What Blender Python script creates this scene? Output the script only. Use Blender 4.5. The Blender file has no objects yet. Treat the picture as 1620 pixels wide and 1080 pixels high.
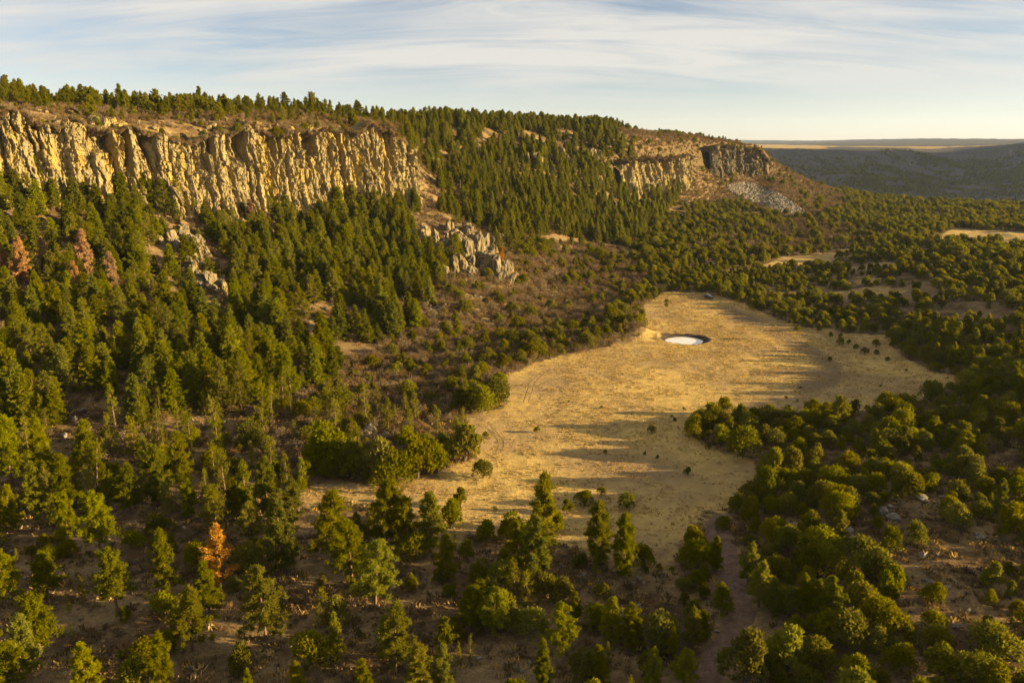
import bpy, math, random
import numpy as np
from mathutils import Vector

random.seed(7)
RNG = np.random.default_rng(11)
scene = bpy.context.scene

# ------------------------------------------------------------------ camera
CAM_H = 70.0
FPX = 1260.0                      # focal length in photo pixels (1620 wide)
PITCH = math.atan(318.0 / FPX)
cam_d = bpy.data.cameras.new("camera")
cam_d.sensor_width = 36.0
cam_d.lens = 28.0
cam_d.clip_start = 0.5
cam_d.clip_end = 60000.0
cam = bpy.data.objects.new("camera", cam_d)
scene.collection.objects.link(cam)
cam.location = (0, 0, CAM_H)
cam.rotation_euler = (math.pi / 2 - PITCH, 0, 0)
scene.camera = cam

# ------------------------------------------------------------------ sun, sky, exposure
SUN_EL = math.radians(11.0)
SUN_AZ = math.radians(7.0)        # degrees behind the camera's right-hand side
SUN_DIR = Vector((math.cos(SUN_EL) * math.cos(SUN_AZ), -math.cos(SUN_EL) * math.sin(SUN_AZ), math.sin(SUN_EL)))
sun_d = bpy.data.lights.new("sun", 'SUN')
sun_d.energy = 5.0
sun_d.angle = math.radians(0.6)
sun_d.color = (1.0, 0.74, 0.36)
sun = bpy.data.objects.new("sun", sun_d)
scene.collection.objects.link(sun)
sun.rotation_euler = SUN_DIR.to_track_quat('Z', 'Y').to_euler()
sun.location = (300, 0, 200)

world = bpy.data.worlds.new("World")
scene.world = world
world.use_nodes = True
SKY_STRENGTH = 0.081
EXPOSURE = 2.04


def build_world():
    nt = world.node_tree
    nt.nodes.clear()
    N, L = nt.nodes.new, nt.links.new
    out = N('ShaderNodeOutputWorld')
    bg = N('ShaderNodeBackground')
    bg.inputs['Strength'].default_value = SKY_STRENGTH
    sky = N('ShaderNodeTexSky')
    sky.sky_type = 'NISHITA'
    sky.sun_disc = False
    sky.sun_elevation = SUN_EL
    sky.sun_rotation = math.pi / 2 + SUN_AZ
    sky.altitude = 2000
    sky.air_density = 1.0
    sky.dust_density = 0.7
    sky.ozone_density = 2.0
    geo = N('ShaderNodeTexCoord')
    sep = N('ShaderNodeSeparateXYZ')
    L(geo.outputs['Generated'], sep.inputs[0])

    def math_(op, a, b=None):
        m = N('ShaderNodeMath'); m.operation = op
        for i, v in enumerate((a, b)):
            if v is None: continue
            if isinstance(v, (int, float)): m.inputs[i].default_value = v
            else: L(v, m.inputs[i])
        return m.outputs[0]
    zc = math_('MAXIMUM', math_('ADD', sep.outputs[2], 0.20), 0.05)
    u = math_('DIVIDE', sep.outputs[0], zc)
    v = math_('DIVIDE', sep.outputs[1], zc)
    com = N('ShaderNodeCombineXYZ')
    L(u, com.inputs[0]); L(v, com.inputs[1])
    rot = N('ShaderNodeMapping')
    rot.inputs['Rotation'].default_value = (0, 0, math.radians(-16))
    rot.inputs['Scale'].default_value = (1.0, 3.8, 1)
    L(com.outputs[0], rot.inputs['Vector'])
    n1 = N('ShaderNodeTexNoise'); n1.inputs['Scale'].default_value = 1.0
    n1.inputs['Detail'].default_value = 9; n1.inputs['Roughness'].default_value = 0.60
    n1.inputs['Distortion'].default_value = 0.9
    L(rot.outputs[0], n1.inputs['Vector'])
    rot2 = N('ShaderNodeMapping')
    rot2.inputs['Location'].default_value = (3.1, 1.7, 0)
    rot2.inputs['Rotation'].default_value = (0, 0, math.radians(-10))
    rot2.inputs['Scale'].default_value = (0.55, 1.2, 1)
    L(com.outputs[0], rot2.inputs['Vector'])
    n2 = N('ShaderNodeTexNoise'); n2.inputs['Scale'].default_value = 1.0
    n2.inputs['Detail'].default_value = 4
    L(rot2.outputs[0], n2.inputs['Vector'])
    mix_n = math_('ADD', math_('MULTIPLY', n1.outputs['Fac'], 0.66), math_('MULTIPLY', n2.outputs['Fac'], 0.60))
    ramp = N('ShaderNodeValToRGB')
    ramp.color_ramp.elements[0].position = 0.49; ramp.color_ramp.elements[0].color = (0, 0, 0, 1)
    ramp.color_ramp.elements[1].position = 0.70; ramp.color_ramp.elements[1].color = (1, 1, 1, 1)
    L(mix_n, ramp.inputs[0])
    # thin out towards the horizon, where the veil is even
    fade = N('ShaderNodeMapRange')
    fade.inputs['From Min'].default_value = 0.015; fade.inputs['From Max'].default_value = 0.085
    L(sep.outputs[2], fade.inputs[0])
    cf = math_('MULTIPLY', ramp.outputs[0], fade.outputs[0])
    low = math_('MULTIPLY', math_('SUBTRACT', 1.0, fade.outputs[0]), 0.30)
    cf = math_('MULTIPLY', cf, 0.90)
    mix = N('ShaderNodeMix'); mix.data_type = 'RGBA'
    L(cf, mix.inputs['Factor'])
    # clouds take the light of the sky behind them, only paler
    hsv = N('ShaderNodeHueSaturation')
    hsv.inputs['Saturation'].default_value = 0.75
    hsv.inputs['Value'].default_value = 1.75
    veil = N('ShaderNodeHueSaturation')
    veil.inputs['Saturation'].default_value = 0.80
    veil.inputs['Value'].default_value = 0.45
    L(sky.outputs[0], veil.inputs['Color'])
    warm = N('ShaderNodeMix'); warm.data_type = 'RGBA'; warm.blend_type = 'MULTIPLY'
    warm.inputs['Factor'].default_value = 1.0
    warm.inputs[7].default_value = (1.06, 0.965, 0.955, 1)
    L(veil.outputs[0], warm.inputs[6])
    L(warm.outputs[2], hsv.inputs['Color'])
    base = N('ShaderNodeMix'); base.data_type = 'RGBA'
    L(low, base.inputs['Factor'])
    L(warm.outputs[2], base.inputs[6]); L(hsv.outputs[0], base.inputs[7])
    L(base.outputs[2], mix.inputs[6])
    mix.inputs[7].default_value = (2.48, 2.38, 2.20, 1)        # sunlit ice cloud
    L(mix.outputs[2], bg.inputs['Color'])
    L(bg.outputs[0], out.inputs['Surface'])


build_world()
scene.view_settings.view_transform = 'Standard'
scene.view_settings.look = 'None'
scene.view_settings.exposure = EXPOSURE
scene.view_settings.gamma = 1.0
scene.view_settings.use_curve_mapping = False
scene.cycles.max_bounces = 6
scene.cycles.diffuse_bounces = 2
scene.cycles.glossy_bounces = 2
scene.cycles.transmission_bounces = 3
scene.cycles.volume_bounces = 0
scene.cycles.caustics_reflective = False
scene.cycles.caustics_refractive = False

# ------------------------------------------------------------------ small tools
COL = scene.collection
CP, SP = math.cos(PITCH), math.sin(PITCH)


def ray_dir(px, py):
    u = (np.asarray(px, float) - 810.0) / FPX
    v = (540.0 - np.asarray(py, float)) / FPX
    return u, CP + v * SP, -SP + v * CP


def project(X, Y, Z):
    X, Y, Z = np.asarray(X, float), np.asarray(Y, float), np.asarray(Z, float) - CAM_H
    d = np.maximum(Y * CP - Z * SP, 0.01)
    w = Y * SP + Z * CP
    return 810 + FPX * X / d, 540 - FPX * w / d, d


def tag(o, label=None, cat=None, group=None, kind=None):
    if label: o['label'] = label
    if cat: o['category'] = cat
    if group: o['group'] = group
    if kind: o['kind'] = kind
    return o


def new_mesh(name, verts, faces, mats=(), mat_idx=None, smooth=False, attrs=None):
    """verts (N,3); faces: (M,3) or (M,4) array"""
    verts = np.asarray(verts, np.float32)
    faces = np.asarray(faces, np.int32)
    k = faces.shape[1]
    me = bpy.data.meshes.new(name)
    me.vertices.add(len(verts))
    me.vertices.foreach_set('co', verts.ravel())
    me.loops.add(faces.size)
    me.loops.foreach_set('vertex_index', faces.ravel())
    me.polygons.add(len(faces))
    me.polygons.foreach_set('loop_start', np.arange(0, faces.size, k, dtype=np.int32))
    if mat_idx is not None:
        me.polygons.foreach_set('material_index', np.asarray(mat_idx, np.int32))
    me.polygons.foreach_set('use_smooth', np.full(len(faces), smooth, dtype=bool))
    for m in mats:
        me.materials.append(m)
    if attrs:
        for an, (typ, data) in attrs.items():
            a = me.attributes.new(an, typ, 'POINT')
            if typ == 'FLOAT': a.data.foreach_set('value', np.asarray(data, np.float32).ravel())
            elif typ == 'FLOAT_COLOR': a.data.foreach_set('color', np.asarray(data, np.float32).ravel())
            elif typ == 'FLOAT_VECTOR': a.data.foreach_set('vector', np.asarray(data, np.float32).ravel())
            elif typ == 'INT': a.data.foreach_set('value', np.asarray(data, np.int32).ravel())
    me.update(calc_edges=True)
    return me


def new_obj(name, data, parent=None, loc=None, rot=None, sc=None):
    o = bpy.data.objects.new(name, data)
    COL.objects.link(o)
    if parent is not None: o.parent = parent
    if loc is not None: o.location = loc
    if rot is not None: o.rotation_euler = rot
    if sc is not None: o.scale = sc if hasattr(sc, '__len__') else (sc, sc, sc)
    return o


# ---- value noise (vectorised)
def _hash(ix, iy, iz, seed):
    h = (ix * 374761393 + iy * 668265263 + iz * 2147483647 % 4294967291 + seed * 974711) & 0xFFFFFFFF
    h = (h ^ (h >> 13)) * 1274126177 & 0xFFFFFFFF
    h = (h ^ (h >> 16)) * 2246822519 & 0xFFFFFFFF
    return ((h ^ (h >> 15)) & 0xFFFFFF) / float(0xFFFFFF)


def noise2(x, y, seed=0):
    x, y = np.asarray(x, float), np.asarray(y, float)
    ix, iy = np.floor(x).astype(np.int64), np.floor(y).astype(np.int64)
    fx, fy = x - ix, y - iy
    fx, fy = fx * fx * (3 - 2 * fx), fy * fy * (3 - 2 * fy)
    z = np.zeros_like(ix)
    a, b = _hash(ix, iy, z, seed), _hash(ix + 1, iy, z, seed)
    c, d = _hash(ix, iy + 1, z, seed), _hash(ix + 1, iy + 1, z, seed)
    return (a * (1 - fx) + b * fx) * (1 - fy) + (c * (1 - fx) + d * fx) * fy


def noise3(x, y, z, seed=0):
    x, y, z = np.asarray(x, float), np.asarray(y, float), np.asarray(z, float)
    ix, iy, iz = np.floor(x).astype(np.int64), np.floor(y).astype(np.int64), np.floor(z).astype(np.int64)
    fx, fy, fz = x - ix, y - iy, z - iz
    fx, fy, fz = fx * fx * (3 - 2 * fx), fy * fy * (3 - 2 * fy), fz * fz * (3 - 2 * fz)
    r = 0
    for dx in (0, 1):
        for dy in (0, 1):
            for dz in (0, 1):
                w = (fx if dx else 1 - fx) * (fy if dy else 1 - fy) * (fz if dz else 1 - fz)
                r = r + w * _hash(ix + dx, iy + dy, (iz + dz) * 7919, seed)
    return r


def fbm2(x, y, seed=0, octv=4, gain=0.5):
    s, a, t = 0.0, 1.0, 0.0
    for i in range(octv):
        s = s + a * (noise2(x * 2 ** i + 17.3 * i, y * 2 ** i - 9.1 * i, seed + i) - 0.5)
        t += a; a *= gain
    return s / t * 2


def fbm3(x, y, z, seed=0, octv=3, gain=0.5):
    s, a, t = 0.0, 1.0, 0.0
    for i in range(octv):
        s = s + a * (noise3(x * 2 ** i + 5.3 * i, y * 2 ** i - 9.1 * i, z * 2 ** i + 3.7 * i, seed + i) - 0.5)
        t += a; a *= gain
    return s / t * 2


def in_poly(px, py, poly):
    px, py = np.asarray(px, float), np.asarray(py, float)
    r = np.zeros(px.shape, bool)
    n = len(poly)
    for i in range(n):
        x0, y0 = poly[i]; x1, y1 = poly[(i + 1) % n]
        if y0 == y1: continue
        c = ((y0 > py) != (y1 > py)) & (px < (x1 - x0) * (py - y0) / (y1 - y0) + x0)
        r ^= c
    return r


def poly_dist(px, py, poly, closed=True):
    px, py = np.asarray(px, float), np.asarray(py, float)
    d = np.full(px.shape, 1e9)
    n = len(poly)
    for i in range(n if closed else n - 1):
        x0, y0 = poly[i]; x1, y1 = poly[(i + 1) % n]
        dx, dy = x1 - x0, y1 - y0
        t = np.clip(((px - x0) * dx + (py - y0) * dy) / max(dx * dx + dy * dy, 1e-9), 0, 1)
        d = np.minimum(d, np.hypot(px - x0 - t * dx, py - y0 - t * dy))
    return d


# ------------------------------------------------------------------ the lie of the land
# sections through the valley and the mesa; every entry is (row on the sight line, ('y', distance) or ('z', height))
def Yv(py, Y): return ('y', py, Y)
def Zv(py, z): return ('z', py, z)


FAR_L = [Yv(226, 2600), Yv(226, 3100), Yv(226, 3700), Yv(226, 3900), Yv(225, 6000), Yv(224, 10000), Yv(224, 14500)]
SECT = {
 -800: [Zv(1600, 3), Zv(1080, 4), Zv(850, 3), Zv(720, 6), Yv(560, 180), Yv(420, 215), Yv(285, 245), Yv(165, 250), Yv(130, 300), Yv(135, 500), Yv(190, 1400)] + FAR_L,
 0:    [Zv(1600, 1), Zv(1080, 2), Zv(850, 0), Zv(715, 2), Yv(560, 205), Yv(420, 252), Yv(290, 302), Yv(198, 308), Yv(156, 365), Yv(165, 600), Yv(200, 1500)] + FAR_L,
 150:  [Zv(1600, 1), Zv(1080, 2), Zv(850, 0), Zv(712, 2), Yv(570, 210), Yv(430, 266), Yv(296, 325), Yv(210, 331), Yv(166, 395), Yv(172, 640), Yv(202, 1500)] + FAR_L,
 330:  [Zv(1600, 0), Zv(1080, 1), Zv(850, 0), Zv(705, 1.5), Yv(590, 220), Yv(440, 285), Yv(306, 362), Yv(214, 368), Yv(176, 430), Yv(182, 680), Yv(204, 1500)] + FAR_L,
 450:  [Zv(1600, 0), Zv(1080, 1), Zv(850, 0), Zv(700, 1.2), Yv(590, 228), Yv(450, 302), Yv(315, 395), Yv(206, 401), Yv(183, 470), Yv(190, 720), Yv(206, 1500)] + FAR_L,
 560:  [Zv(1600, 0), Zv(1080, 1), Zv(850, 0), Zv(685, 1), Yv(585, 238), Yv(460, 318), Yv(318, 428), Yv(226, 433), Yv(187, 540), Yv(195, 800), Yv(210, 1500)] + FAR_L,
 635:  [Zv(1600, 0), Zv(1080, 1), Zv(850, 0), Zv(660, 1), Yv(575, 250), Yv(460, 328), Yv(306, 458), Yv(264, 463), Yv(192, 620), Yv(198, 850), Yv(212, 1500)] + FAR_L,
 662:  [Zv(1600, 0), Zv(1080, 1), Zv(850, 0), Zv(650, 1), Yv(570, 252), Yv(460, 332), Yv(310, 480), Yv(262, 520), Yv(194, 640), Yv(200, 860), Yv(213, 1500)] + FAR_L,
 760:  [Zv(1600, 0), Zv(1080, 1), Zv(850, 0), Zv(630, 1), Yv(550, 268), Yv(440, 350), Yv(335, 500), Yv(255, 600), Yv(197, 690), Yv(203, 900), Yv(215, 1500)] + FAR_L,
 870:  [Zv(1600, 0), Zv(1080, 1), Zv(850, 0), Zv(565, 1), Yv(505, 318), Yv(420, 430), Yv(330, 560), Yv(250, 665), Yv(200, 740), Yv(206, 950), Yv(216, 1500)] + FAR_L,
 970:  [Zv(1600, 0), Zv(1080, 1), Zv(850, 0.5), Zv(530, 1), Yv(485, 345), Yv(400, 490), Yv(292, 688), Yv(245, 698), Yv(205, 780), Yv(209, 960), Yv(217, 1500)] + FAR_L,
 1010: [Zv(1600, 0), Zv(1080, 1), Zv(850, 0.5), Zv(500, 0.5), Yv(450, 390), Yv(385, 540), Yv(286, 728), Yv(240, 734), Yv(209, 810), Yv(212, 980), Yv(218, 1500)] + FAR_L,
 1078: [Zv(1600, 0), Zv(1080, 2), Zv(850, 1), Zv(560, 0), Zv(455, 0), Yv(360, 640), Yv(290, 795), Yv(233, 800), Yv(214, 880), Yv(216, 1040), Yv(220, 1500)] + FAR_L,
 1090: [Zv(1600, 0), Zv(1080, 2), Zv(850, 1), Zv(560, 0), Zv(455, 0), Yv(360, 645), Yv(282, 815), Yv(250, 860), Yv(216, 910), Yv(218, 1050), Yv(221, 1500)] + FAR_L,
 1120: [Zv(1600, 0), Zv(1080, 2.5), Zv(850, 1.2), Zv(600, 0), Zv(455, 0), Yv(355, 670), Yv(262, 905), Yv(227, 912), Yv(221, 950), Yv(222, 1080), Yv(224, 1500)] + FAR_L,
 1212: [Zv(1600, 1), Zv(1080, 3), Zv(850, 2.5), Zv(690, 1.2), Zv(455, 0), Yv(340, 745), Yv(269, 982), Yv(233, 987), Yv(231, 1010), Yv(233, 1100), Yv(240, 1500)] +
       [Yv(280, 2000), Yv(270, 2500), Yv(248, 3300), Yv(236, 3350), Yv(231, 6000), Yv(224, 10000), Yv(223, 14500)],
 1224: [Zv(1600, 1), Zv(1080, 3), Zv(850, 2.5), Zv(690, 1.2), Zv(455, 0), Yv(340, 748), Yv(280, 960), Yv(270, 1000), Yv(267, 1050), Yv(300, 1200), Yv(325, 1600)] +
       [Yv(312, 2000), Yv(285, 2500), Yv(248, 3300), Yv(236, 3350), Yv(231, 6000), Yv(224, 10000), Yv(223, 14500)],
 1300: [Zv(1600, 1.5), Zv(1080, 4), Zv(850, 4), Zv(690, 2.5), Zv(545, 0), Yv(370, 620), Yv(318, 900), Yv(304, 980), Yv(297, 1050), Yv(330, 1250), Yv(335, 1600)] +
       [Yv(318, 1950), Yv(288, 2450), Yv(248, 3300), Yv(237, 3360), Yv(231, 6000), Yv(223, 10000), Yv(223, 14500)],
 1390: [Zv(1600, 2), Zv(1080, 5), Zv(850, 5.5), Zv(700, 4), Zv(585, 0), Zv(440, 4), Yv(330, 880), Yv(318, 1000), Yv(312, 1080), Yv(335, 1250), Yv(338, 1600)] +
       [Yv(318, 1950), Yv(292, 2400), Yv(254, 3300), Yv(241, 3700), Yv(231, 6000), Yv(222, 10000), Yv(222, 14500)],
 1450: [Zv(1600, 2.5), Zv(1080, 5.5), Zv(850, 6), Zv(700, 5), Zv(605, 1), Zv(450, 7), Zv(338, 0), Zv(328, 0), Zv(322, -2), Yv(342, 1250), Yv(340, 1650)] +
       [Yv(318, 2000), Yv(290, 2600), Yv(262, 3600), Yv(236, 4500), Yv(230, 6500), Yv(221, 10000), Yv(221, 14500)],
 1530: [Zv(1600, 2.5), Zv(1080, 6), Zv(850, 7), Zv(700, 6), Zv(605, 4), Zv(460, 10), Zv(340, 0), Zv(330, 0), Zv(325, -2), Yv(345, 1250), Yv(342, 1650)] +
       [Yv(319, 2100), Yv(300, 2600), Yv(266, 4000), Yv(233, 4700), Yv(229, 6500), Yv(220, 10000), Yv(221, 14500)],
 1620: [Zv(1600, 2.5), Zv(1080, 6), Zv(850, 7), Zv(700, 7.5), Zv(600, 9), Zv(460, 12), Zv(342, 0), Zv(332, 0), Zv(327, -2), Yv(348, 1250), Yv(345, 1650)] +
       [Yv(320, 2200), Yv(308, 2700), Yv(262, 3700), Yv(229, 4100), Yv(228, 6500), Yv(221, 10000), Yv(221, 14500)],
 2000: [Zv(1600, 1), Zv(1080, 2), Zv(850, 4), Zv(700, 11), Zv(600, 18), Zv(460, 13), Zv(345, 2), Zv(334, 2), Zv(330, -2), Yv(350, 1250), Yv(345, 1650)] +
       [Yv(260, 1750), Yv(150, 2000), Yv(95, 2300), Yv(90, 3300), Yv(215, 4600), Yv(221, 10000), Yv(221, 14500)],  # added high mesa, out of view, raised to throw shade on the far canyon
 2700: [Zv(1600, -2), Zv(1080, -2), Zv(850, 0), Zv(700, 8), Zv(600, 20), Zv(460, 10), Zv(345, 0), Zv(334, 4), Zv(330, -2), Yv(350, 1250), Yv(345, 1650)] +
       [Yv(260, 1750), Yv(150, 1900), Yv(70, 2200), Yv(60, 3300), Yv(215, 4600), Yv(221, 10000), Yv(221, 14500)],  # the same unseen added mesa, higher still, keeping sun off the canyon
}
PXS = sorted(SECT)
NR = 18
KA = np.zeros((NR, len(PXS))); KY = np.zeros_like(KA); KZ = np.zeros_like(KA)
for k, px in enumerate(PXS):
    rows = SECT[px]
    assert len(rows) == NR, (px, len(rows))
    for i, (m, py, val) in enumerate(rows):
        dx, dy, dz = [float(q) for q in ray_dir(px, py)]
        t = (val / dy) if m == 'y' else (val - CAM_H) / dz
        KA[i, k] = dx / dy; KY[i, k] = dy * t; KZ[i, k] = CAM_H + dz * t
    for i in range(1, NR):
        if KY[i, k] < KY[i - 1, k] + 1.0:
            print('section order', px, i, KY[i - 1, k], KY[i, k])
            KY[i, k] = KY[i - 1, k] + 1.0


AG = np.linspace(-1.5, 2.0, 1751)                 # sections blended into one another
SMOOTH = [40, 40, 40, 34, 26, 22, 4, 4, 14, 20, 24, 24, 20, 16, 12, 30, 30, 30]


def _blend(v, sig):
    k = np.exp(-0.5 * (np.arange(-4 * sig, 4 * sig + 1) / sig) ** 2)
    return np.convolve(np.pad(v, 4 * sig, mode='edge'), k / k.sum(), 'valid')


GKY = np.stack([_blend(np.interp(AG, KA[i], KY[i]), SMOOTH[i]) for i in range(NR)])
GKZ = np.stack([_blend(np.interp(AG, KA[i], KZ[i]), SMOOTH[i]) for i in range(NR)])
GKY[6] += 8.0; GKY[7] += 8.0            # the slope runs up behind the cliff faces
for i in range(1, NR):
    GKY[i] = np.maximum(GKY[i], GKY[i - 1] + 2.0)


def knots(a):
    a = np.asarray(a, float)
    ky = np.stack([np.interp(a, AG, GKY[i]) for i in range(NR)])
    kz = np.stack([np.interp(a, AG, GKZ[i]) for i in range(NR)])
    return ky, kz


def base_height(X, Y):
    sh = np.shape(X)
    X, Y = np.ravel(np.asarray(X, float)), np.ravel(np.asarray(Y, float))
    a = X / np.maximum(Y, 1)
    ky, kz = knots(a)
    h = np.maximum(np.diff(ky, axis=0), 1e-3)
    s = np.diff(kz, axis=0) / h
    m = np.zeros_like(ky)
    m[0], m[-1] = s[0], s[-1]
    s0, s1 = s[:-1], s[1:]
    same = (s0 * s1) > 0
    w0, w1 = 2 * h[1:] + h[:-1], h[1:] + 2 * h[:-1]
    hm = (w0 + w1) / (w0 / np.where(same, s0, 1) + w1 / np.where(same, s1, 1))
    m[1:-1] = np.where(same, hm, 0)
    idx = np.clip((Y[None, :] >= ky).sum(0) - 1, 0, NR - 2)
    j = np.arange(len(X))
    hh = h[idx, j]
    t = np.clip((Y - ky[idx, j]) / hh, 0, 1)
    z0, z1, m0, m1 = kz[idx, j], kz[idx + 1, j], m[idx, j], m[idx + 1, j]
    t2, t3 = t * t, t * t * t
    z = (2 * t3 - 3 * t2 + 1) * z0 + (t3 - 2 * t2 + t) * hh * m0 + (-2 * t3 + 3 * t2) * z1 + (t3 - t2) * hh * m1
    return z.reshape(sh)


# the flat meadow, the pond and the tracks (photo pixels, turned into ground points below)
MEADOW = [(470, 800), (480, 775), (560, 762), (640, 760), (690, 748), (755, 722), (745, 680), (735, 655), (800, 645), (795, 598), (850, 572),
          (1000, 540), (1022, 524), (1016, 485), (1050, 463), (1125, 462), (1180, 482), (1257, 516), (1313, 521), (1350, 529), (1408, 529), (1412, 548),
          (1440, 571), (1477, 588), (1545, 598), (1500, 612), (1440, 640), (1330, 655), (1240, 662), (1150, 655), (1095, 668), (1105, 700), (1190, 728), (1212, 745),
          (1190, 780), (1150, 805), (1110, 815), (1090, 850), (1060, 900), (1010, 905), (950, 880), (860, 850), (740, 850), (700, 880), (690, 835), (640, 805), (560, 795)]
POND_PX = (1082, 540)


def pond_xy():
    dx, dy, dz = [float(q) for q in ray_dir(*POND_PX)]
    t = (-0.9 - CAM_H) / dz
    return dx * t, dy * t


POND = pond_xy()
POND_R = (5.4, 3.9)


def height(X, Y):
    X, Y = np.asarray(X, float), np.asarray(Y, float)
    z = base_height(X, Y)
    px, py, d = project(X, Y, z)
    dist = np.hypot(X, Y)
    flat = np.clip(1 - np.maximum(z - 2.5, 0) / 6, 0.06, 1) * np.clip((700 - dist) / 200, 0, 1)
    amp = (1 - 0.93 * flat)
    z = z + amp * (fbm2(X / 60, Y / 60, 3, 3) * 3.2 + fbm2(X / 13, Y / 13, 9, 3) * 0.9) + 0.22 * fbm2(X / 22, Y / 22, 21, 3) + 0.06 * fbm2(X / 4, Y / 4, 23, 2)
    far = np.clip((dist - 1300) / 600, 0, 1)
    # gullies and spurs on the far canyon walls
    rid = 1 - np.abs(fbm2(X / 420 + 3, Y / 620, 31, 4, 0.55)) * 2.2
    z = z + far * np.clip((6000 - dist) / 2000, 0, 1) * ((rid - 0.5) * 30 + fbm2(X / 90, Y / 90, 37, 4) * 9) * np.clip((26 - z) / 30, 0, 1)
    hz = np.clip((dist - 7500) / 2500, 0, 1)
    z = z + hz * (fbm2(X / 2600, Y / 5000, 61, 4) * 60 + fbm2(X / 500, Y / 3000, 62, 3) * 14)
    # pond hollow with its bank
    e = np.hypot((X - POND[0]) / (POND_R[0] + 2.4), (Y - POND[1]) / (POND_R[1] + 3.2)) + 0.10 * fbm2(X / 3.0, Y / 3.0, 63, 3)
    near = (e < 2.4)
    bowl = -1.9 * np.clip(1.12 - e, 0, 1) ** 0.7
    bank = 0.45 * np.exp(-((e - 1.2) / 0.16) ** 2)
    ang = np.arctan2(Y - POND[1], X - POND[0])
    bank = bank * (0.75 + 0.5 * np.clip(-np.cos(ang) * 0.9 + np.sin(ang) * 0.3, -0.6, 1.2))
    z = np.where(near, z * np.clip(e - 0.9, 0, 1) + bowl + bank, z)
    # spoil mound left of the pond
    z = z + 3.0 * np.exp(-(((X - POND[0] + 16.5) / 6.5) ** 2 + ((Y - POND[1] - 6.0) / 4.0) ** 2))
    return z


# ------------------------------------------------------------------ materials
class NT:
    def __init__(self, name):
        self.m = bpy.data.materials.new(name)
        self.m.use_nodes = True
        self.t = self.m.node_tree
        self.t.nodes.clear()
        self.out = self.t.nodes.new('ShaderNodeOutputMaterial')

    def n(self, typ, ins=None, **props):
        nd = self.t.nodes.new(typ)
        for k, v in props.items(): setattr(nd, k, v)
        for k, v in (ins or {}).items(): self.set(nd, k, v)
        return nd

    def set(self, nd, k, v):
        s = nd.inputs[k]
        if isinstance(v, bpy.types.NodeSocket): self.t.links.new(v, s)
        elif isinstance(v, bpy.types.Node): self.t.links.new(v.outputs[0], s)
        else: s.default_value = v

    def noise(self, vec, scale, detail=4, rough=0.55, dist=0.0):
        return self.n('ShaderNodeTexNoise', {'Vector': vec, 'Scale': scale, 'Detail': detail, 'Roughness': rough, 'Distortion': dist}).outputs['Fac']

    def ramp(self, fac, stops):
        r = self.n('ShaderNodeValToRGB', {'Fac': fac})
        e = r.color_ramp.elements
        while len(e) < len(stops): e.new(0.5)
        for q, (p, c) in zip(e, stops):
            q.position = p; q.color = (c, c, c, 1) if isinstance(c, (int, float)) else (*c, 1)
        return r.outputs[0]

    def mix(self, fac, a, b, mode='MIX'):
        m = self.n('ShaderNodeMix', data_type='RGBA', blend_type=mode)
        self.set(m, 0, fac)
        for i, v in ((6, a), (7, b)):
            self.set(m, i, (*v, 1) if isinstance(v, tuple) and len(v) == 3 else v)
        return m.outputs[2]

    def math(self, op, a, b=0.0, c=None):
        m = self.n('ShaderNodeMath', operation=op)
        self.set(m, 0, a); self.set(m, 1, b)
        if c is not None: self.set(m, 2, c)
        return m.outputs[0]

    def bump(self, h, strength=0.5, dist=0.1, normal=None):
        b = self.n('ShaderNodeBump', {'Height': h, 'Strength': strength, 'Distance': dist})
        if normal is not None: self.set(b, 'Normal', normal)
        return b.outputs[0]

    def pri(self, col, rough=0.9, normal=None, spec=0.2, **kw):
        p = self.n('ShaderNodeBsdfPrincipled', {'Base Color': (*col, 1) if isinstance(col, tuple) and len(col) == 3 else col, 'Roughness': rough, 'Specular IOR Level': spec})
        if normal is not None: self.set(p, 'Normal', normal)
        for k, v in kw.items(): self.set(p, k, v)
        self.t.links.new(p.outputs[0], self.out.inputs['Surface'])
        return self.m


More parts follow.
